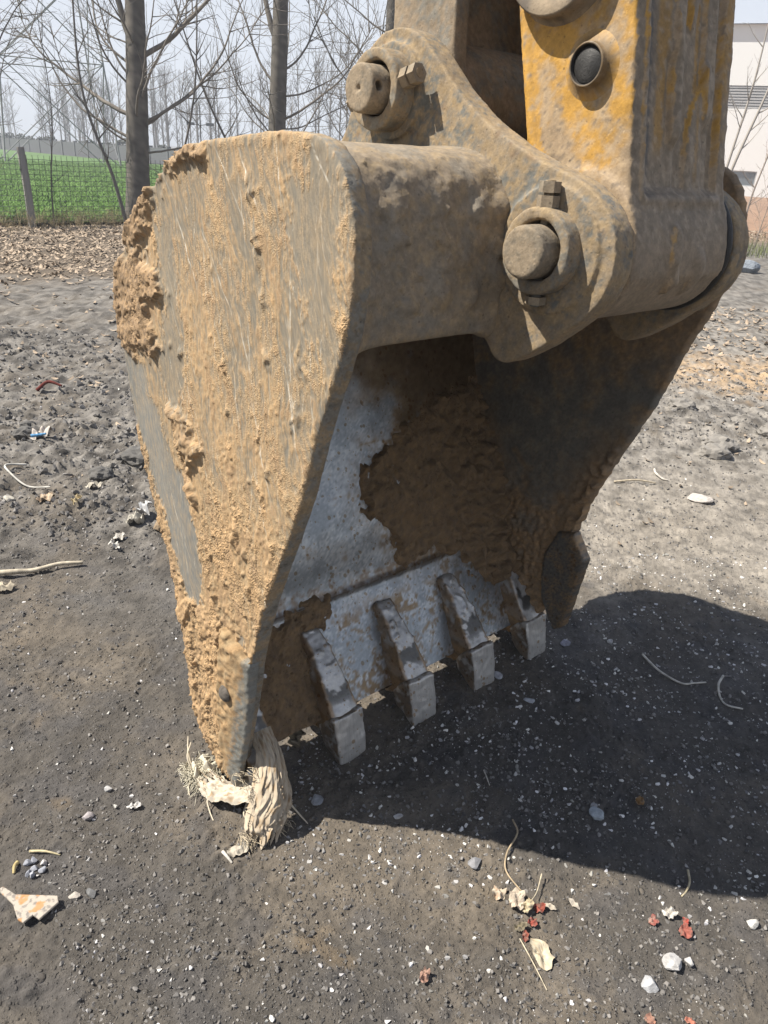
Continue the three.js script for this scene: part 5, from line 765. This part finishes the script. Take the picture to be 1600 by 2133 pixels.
twig('stick', 'knobbly pale stick at the left edge', 'stick', [[-1.45, -2.50, 0.005], [-1.38, -2.52, 0.012], [-1.33, -2.545, 0.006], [-1.25, -2.60, 0.012], [-1.17, -2.63, 0.004]], 0.011, [0.48, 0.42, 0.32]);
twig('stick', 'long thin stick lying on the bright dirt at the right', 'stick', [[1.22, -3.83, 0.004], [1.34, -3.83, 0.01], [1.44, -3.825, 0.004]], 0.006, [0.40, 0.34, 0.25]);
twig('twig', 'curved pale twig above the grey slab at the right', 'twig', [[1.49, -4.02, 0.006], [1.475, -3.94, 0.01], [1.50, -3.88], [1.52, -3.87]], 0.007, [0.5, 0.46, 0.4]);
{ // torn sack wedged over the first tooth
  const o = thing('torn_sack', 'torn fibrous sack wedged under the tip of the bucket over the first tooth', 'sack', place(-1.15, 0, 0.77).toArray(), -YAW), L = [1.15, 0, 0.77];
  const cloth = (path, width, bulge, seed, col, nu = 70, nv = 46) => {
    const C = new THREE.CatmullRomCurve3(path.map((p) => v3(...p)), false, 'centripetal'), P = [], F = [], K = [], A = v3(0, 0, -1), T = v3(), N = v3();
    for (let i = 0; i <= nu; i++) { const u = i / nu, c = C.getPoint(u); C.getTangent(u, T); N.crossVectors(A, T).normalize(); if (N.y < 0 && N.x < 0) N.negate(); const w = width(u);
      for (let j = 0; j <= nv; j++) { const v = j / nv * 2 - 1, vv = v + 0.25 * n2(u * 2.2 + seed, v * 1.5), fold = 0.013 * (1 - Math.abs(n2(vv * 1.9 + seed, u * 1.6))) + 0.006 * (1 - Math.abs(n2(vv * 4.5 + seed, u * 2.4 + 4))) + 0.0022 * n2(vv * 12, u * 7 + seed) + 0.0009 * n2(vv * 30, u * 9), b = bulge(u) * (1 - v * v) + fold * (0.5 + u) - 0.012; const torn = u > 0.9 ? (u - 0.9) * 10 * 0.035 * n2(v * 5 + seed, 2) + (u - 0.9) * 10 * 0.012 * n2(v * 19, seed) : 0;
        const q = c.clone().addScaledVector(A, v * w * (1 - 0.12 * v * v)).addScaledVector(N, b).addScaledVector(T, torn); q.y = Math.max(q.y, -0.026 + 0.004 * n2(q.x * 50, q.z * 50)); P.push(q.x + L[0], q.y, q.z + L[2]);
        const k = n2(v * 26 + seed, u * 3.2), k2 = fbm2(v * 4 + seed, u * 5, 3); K.push(...mul3(mix3(col, [0.30, 0.21, 0.12], ss(0.0, 0.6, k2)), 0.92 + 0.18 * k)); } }
    for (let i = 0; i < nu; i++) for (let j = 0; j < nv; j++) { const a = i * (nv + 1) + j; F.push(a, a + 1, a + nv + 1, a + 1, a + nv + 2, a + nv + 1); }
    const g = new THREE.BufferGeometry(); g.setAttribute('position', new THREE.Float32BufferAttribute(P, 3)); g.setAttribute('color', new THREE.Float32BufferAttribute(K, 3)); g.setIndex(F); g.computeVertexNormals(); return g;
  };
  part('cloth', cloth([[-1.30, 0.19, -0.80], [-1.255, 0.15, -0.793], [-1.222, 0.09, -0.772], [-1.195, 0.035, -0.75], [-1.178, -0.005, -0.728]], (u) => mix(0.034, 0.074, ss(0.1, 0.75, u)) * (1 - 0.4 * ss(0.8, 1, u)), (u) => 0.016 + 0.028 * Math.sin(u * 2.6), 3.1, [0.42, 0.35, 0.26]), M.plain, o, 'main brownish piece hanging over the tooth');
  part('cloth', cloth([[-1.24, 0.05, -0.765], [-1.28, 0.03, -0.735], [-1.33, 0.01, -0.705], [-1.39, 0.005, -0.695]], (u) => mix(0.045, 0.04, u), () => 0.03, 8.4, [0.46, 0.41, 0.33], 46, 34), M.plain, o, 'crumpled part running left under the tip');
  const T = new Tubes(), c = place(-1.15, 0, 0.77); for (let k = 0; k < 900; k++) { const a = rr(0, 6.28), u = rr(0.05, 1.2), s = v3(-1.425 + rr(-0.04, 0.04), rr(-0.01, 0.03), -0.695 + rr(-0.035, 0.035)), l = rr(0.015, 0.042), d = v3(Math.cos(a) * Math.cos(u), Math.sin(u) * 0.75, Math.sin(a) * Math.cos(u)), m = s.clone().addScaledVector(d, l * 0.5).add(v3(rr(-0.008, 0.008), rr(0, 0.01), rr(-0.008, 0.008))), e = s.clone().addScaledVector(d, l); e.y -= l * 0.25; T.add([s, m, e].map((p) => v3(p.x + L[0], p.y, p.z + L[2])), 0.0011, 0.0006, 3, mul3([0.55, 0.51, 0.40], rr(0.75, 1.1))); }
  const tu = part('fibre_tuft', T.build(), M.bark, o, 'bushy cream fibres left of the tip'); tu.userData.kind = 'stuff';
  const s = scrap(0.042, 0.3, 0.9, 5.5); paintVerts(s, (a, b, q) => mul3([0.52, 0.48, 0.38], 0.9 + 0.25 * fbm2(a * 70, q * 70, 3))); part('fibre_wad', s.translate(-1.425 + L[0], 0.0, -0.695 + L[2]), M.plain, o);
  const Y = new Tubes(); for (let k = 0; k < 240; k++) { const low = k < 150, sz = low ? rr(-0.795, -0.665) : rr(-0.77, -0.69), p0 = low ? v3(-1.178 + rr(-0.02, 0.015), rr(-0.012, 0.02), sz) : v3(mix(-1.26, -1.19, rnd()), 0, sz); if (!low) p0.y = clamp((-1.18 - p0.x) * 1.6 + 0.02, 0, 0.14); const e = p0.clone().add(v3(rr(0.004, 0.03), rr(-0.015, 0.008), rr(-0.022, 0.022))), m = p0.clone().lerp(e, 0.5).add(v3(rr(0, 0.008), rr(0, 0.008), rr(-0.006, 0.006))); Y.add([p0, m, e].map((p) => v3(p.x + L[0], p.y, p.z + L[2])), 0.0009, 0.0005, 3, mul3([0.46, 0.39, 0.28], rr(0.7, 1.15))); }
  part('frayed_threads', Y.build(), M.bark, o).userData.kind = 'stuff';
  for (const pts of [[[-1.45, 0.03, -0.68], [-1.475, 0.065, -0.685], [-1.50, 0.085, -0.70]], [[-1.44, 0.03, -0.675], [-1.46, 0.06, -0.675], [-1.485, 0.075, -0.70]], [[-1.43, 0.012, -0.68], [-1.42, 0.006, -0.655], [-1.395, -0.008, -0.645], [-1.40, -0.01, -0.665]], [[-1.34, 0.015, -0.70], [-1.345, 0.008, -0.668], [-1.325, -0.006, -0.66], [-1.29, -0.01, -0.652]], [[-1.27, 0.02, -0.74], [-1.25, 0.0, -0.715], [-1.235, -0.01, -0.725]], [[-1.20, 0.03, -0.81], [-1.17, 0.0, -0.825], [-1.14, -0.01, -0.83]]]) part('strand', new Tubes().add(curve(pts.map((p) => [p[0] + L[0], p[1], p[2] + L[2]]), 12), 0.003, 0.0015, 5, [0.48, 0.42, 0.32]).build(), M.bark, o);
}
renderer.render(scene, camera);
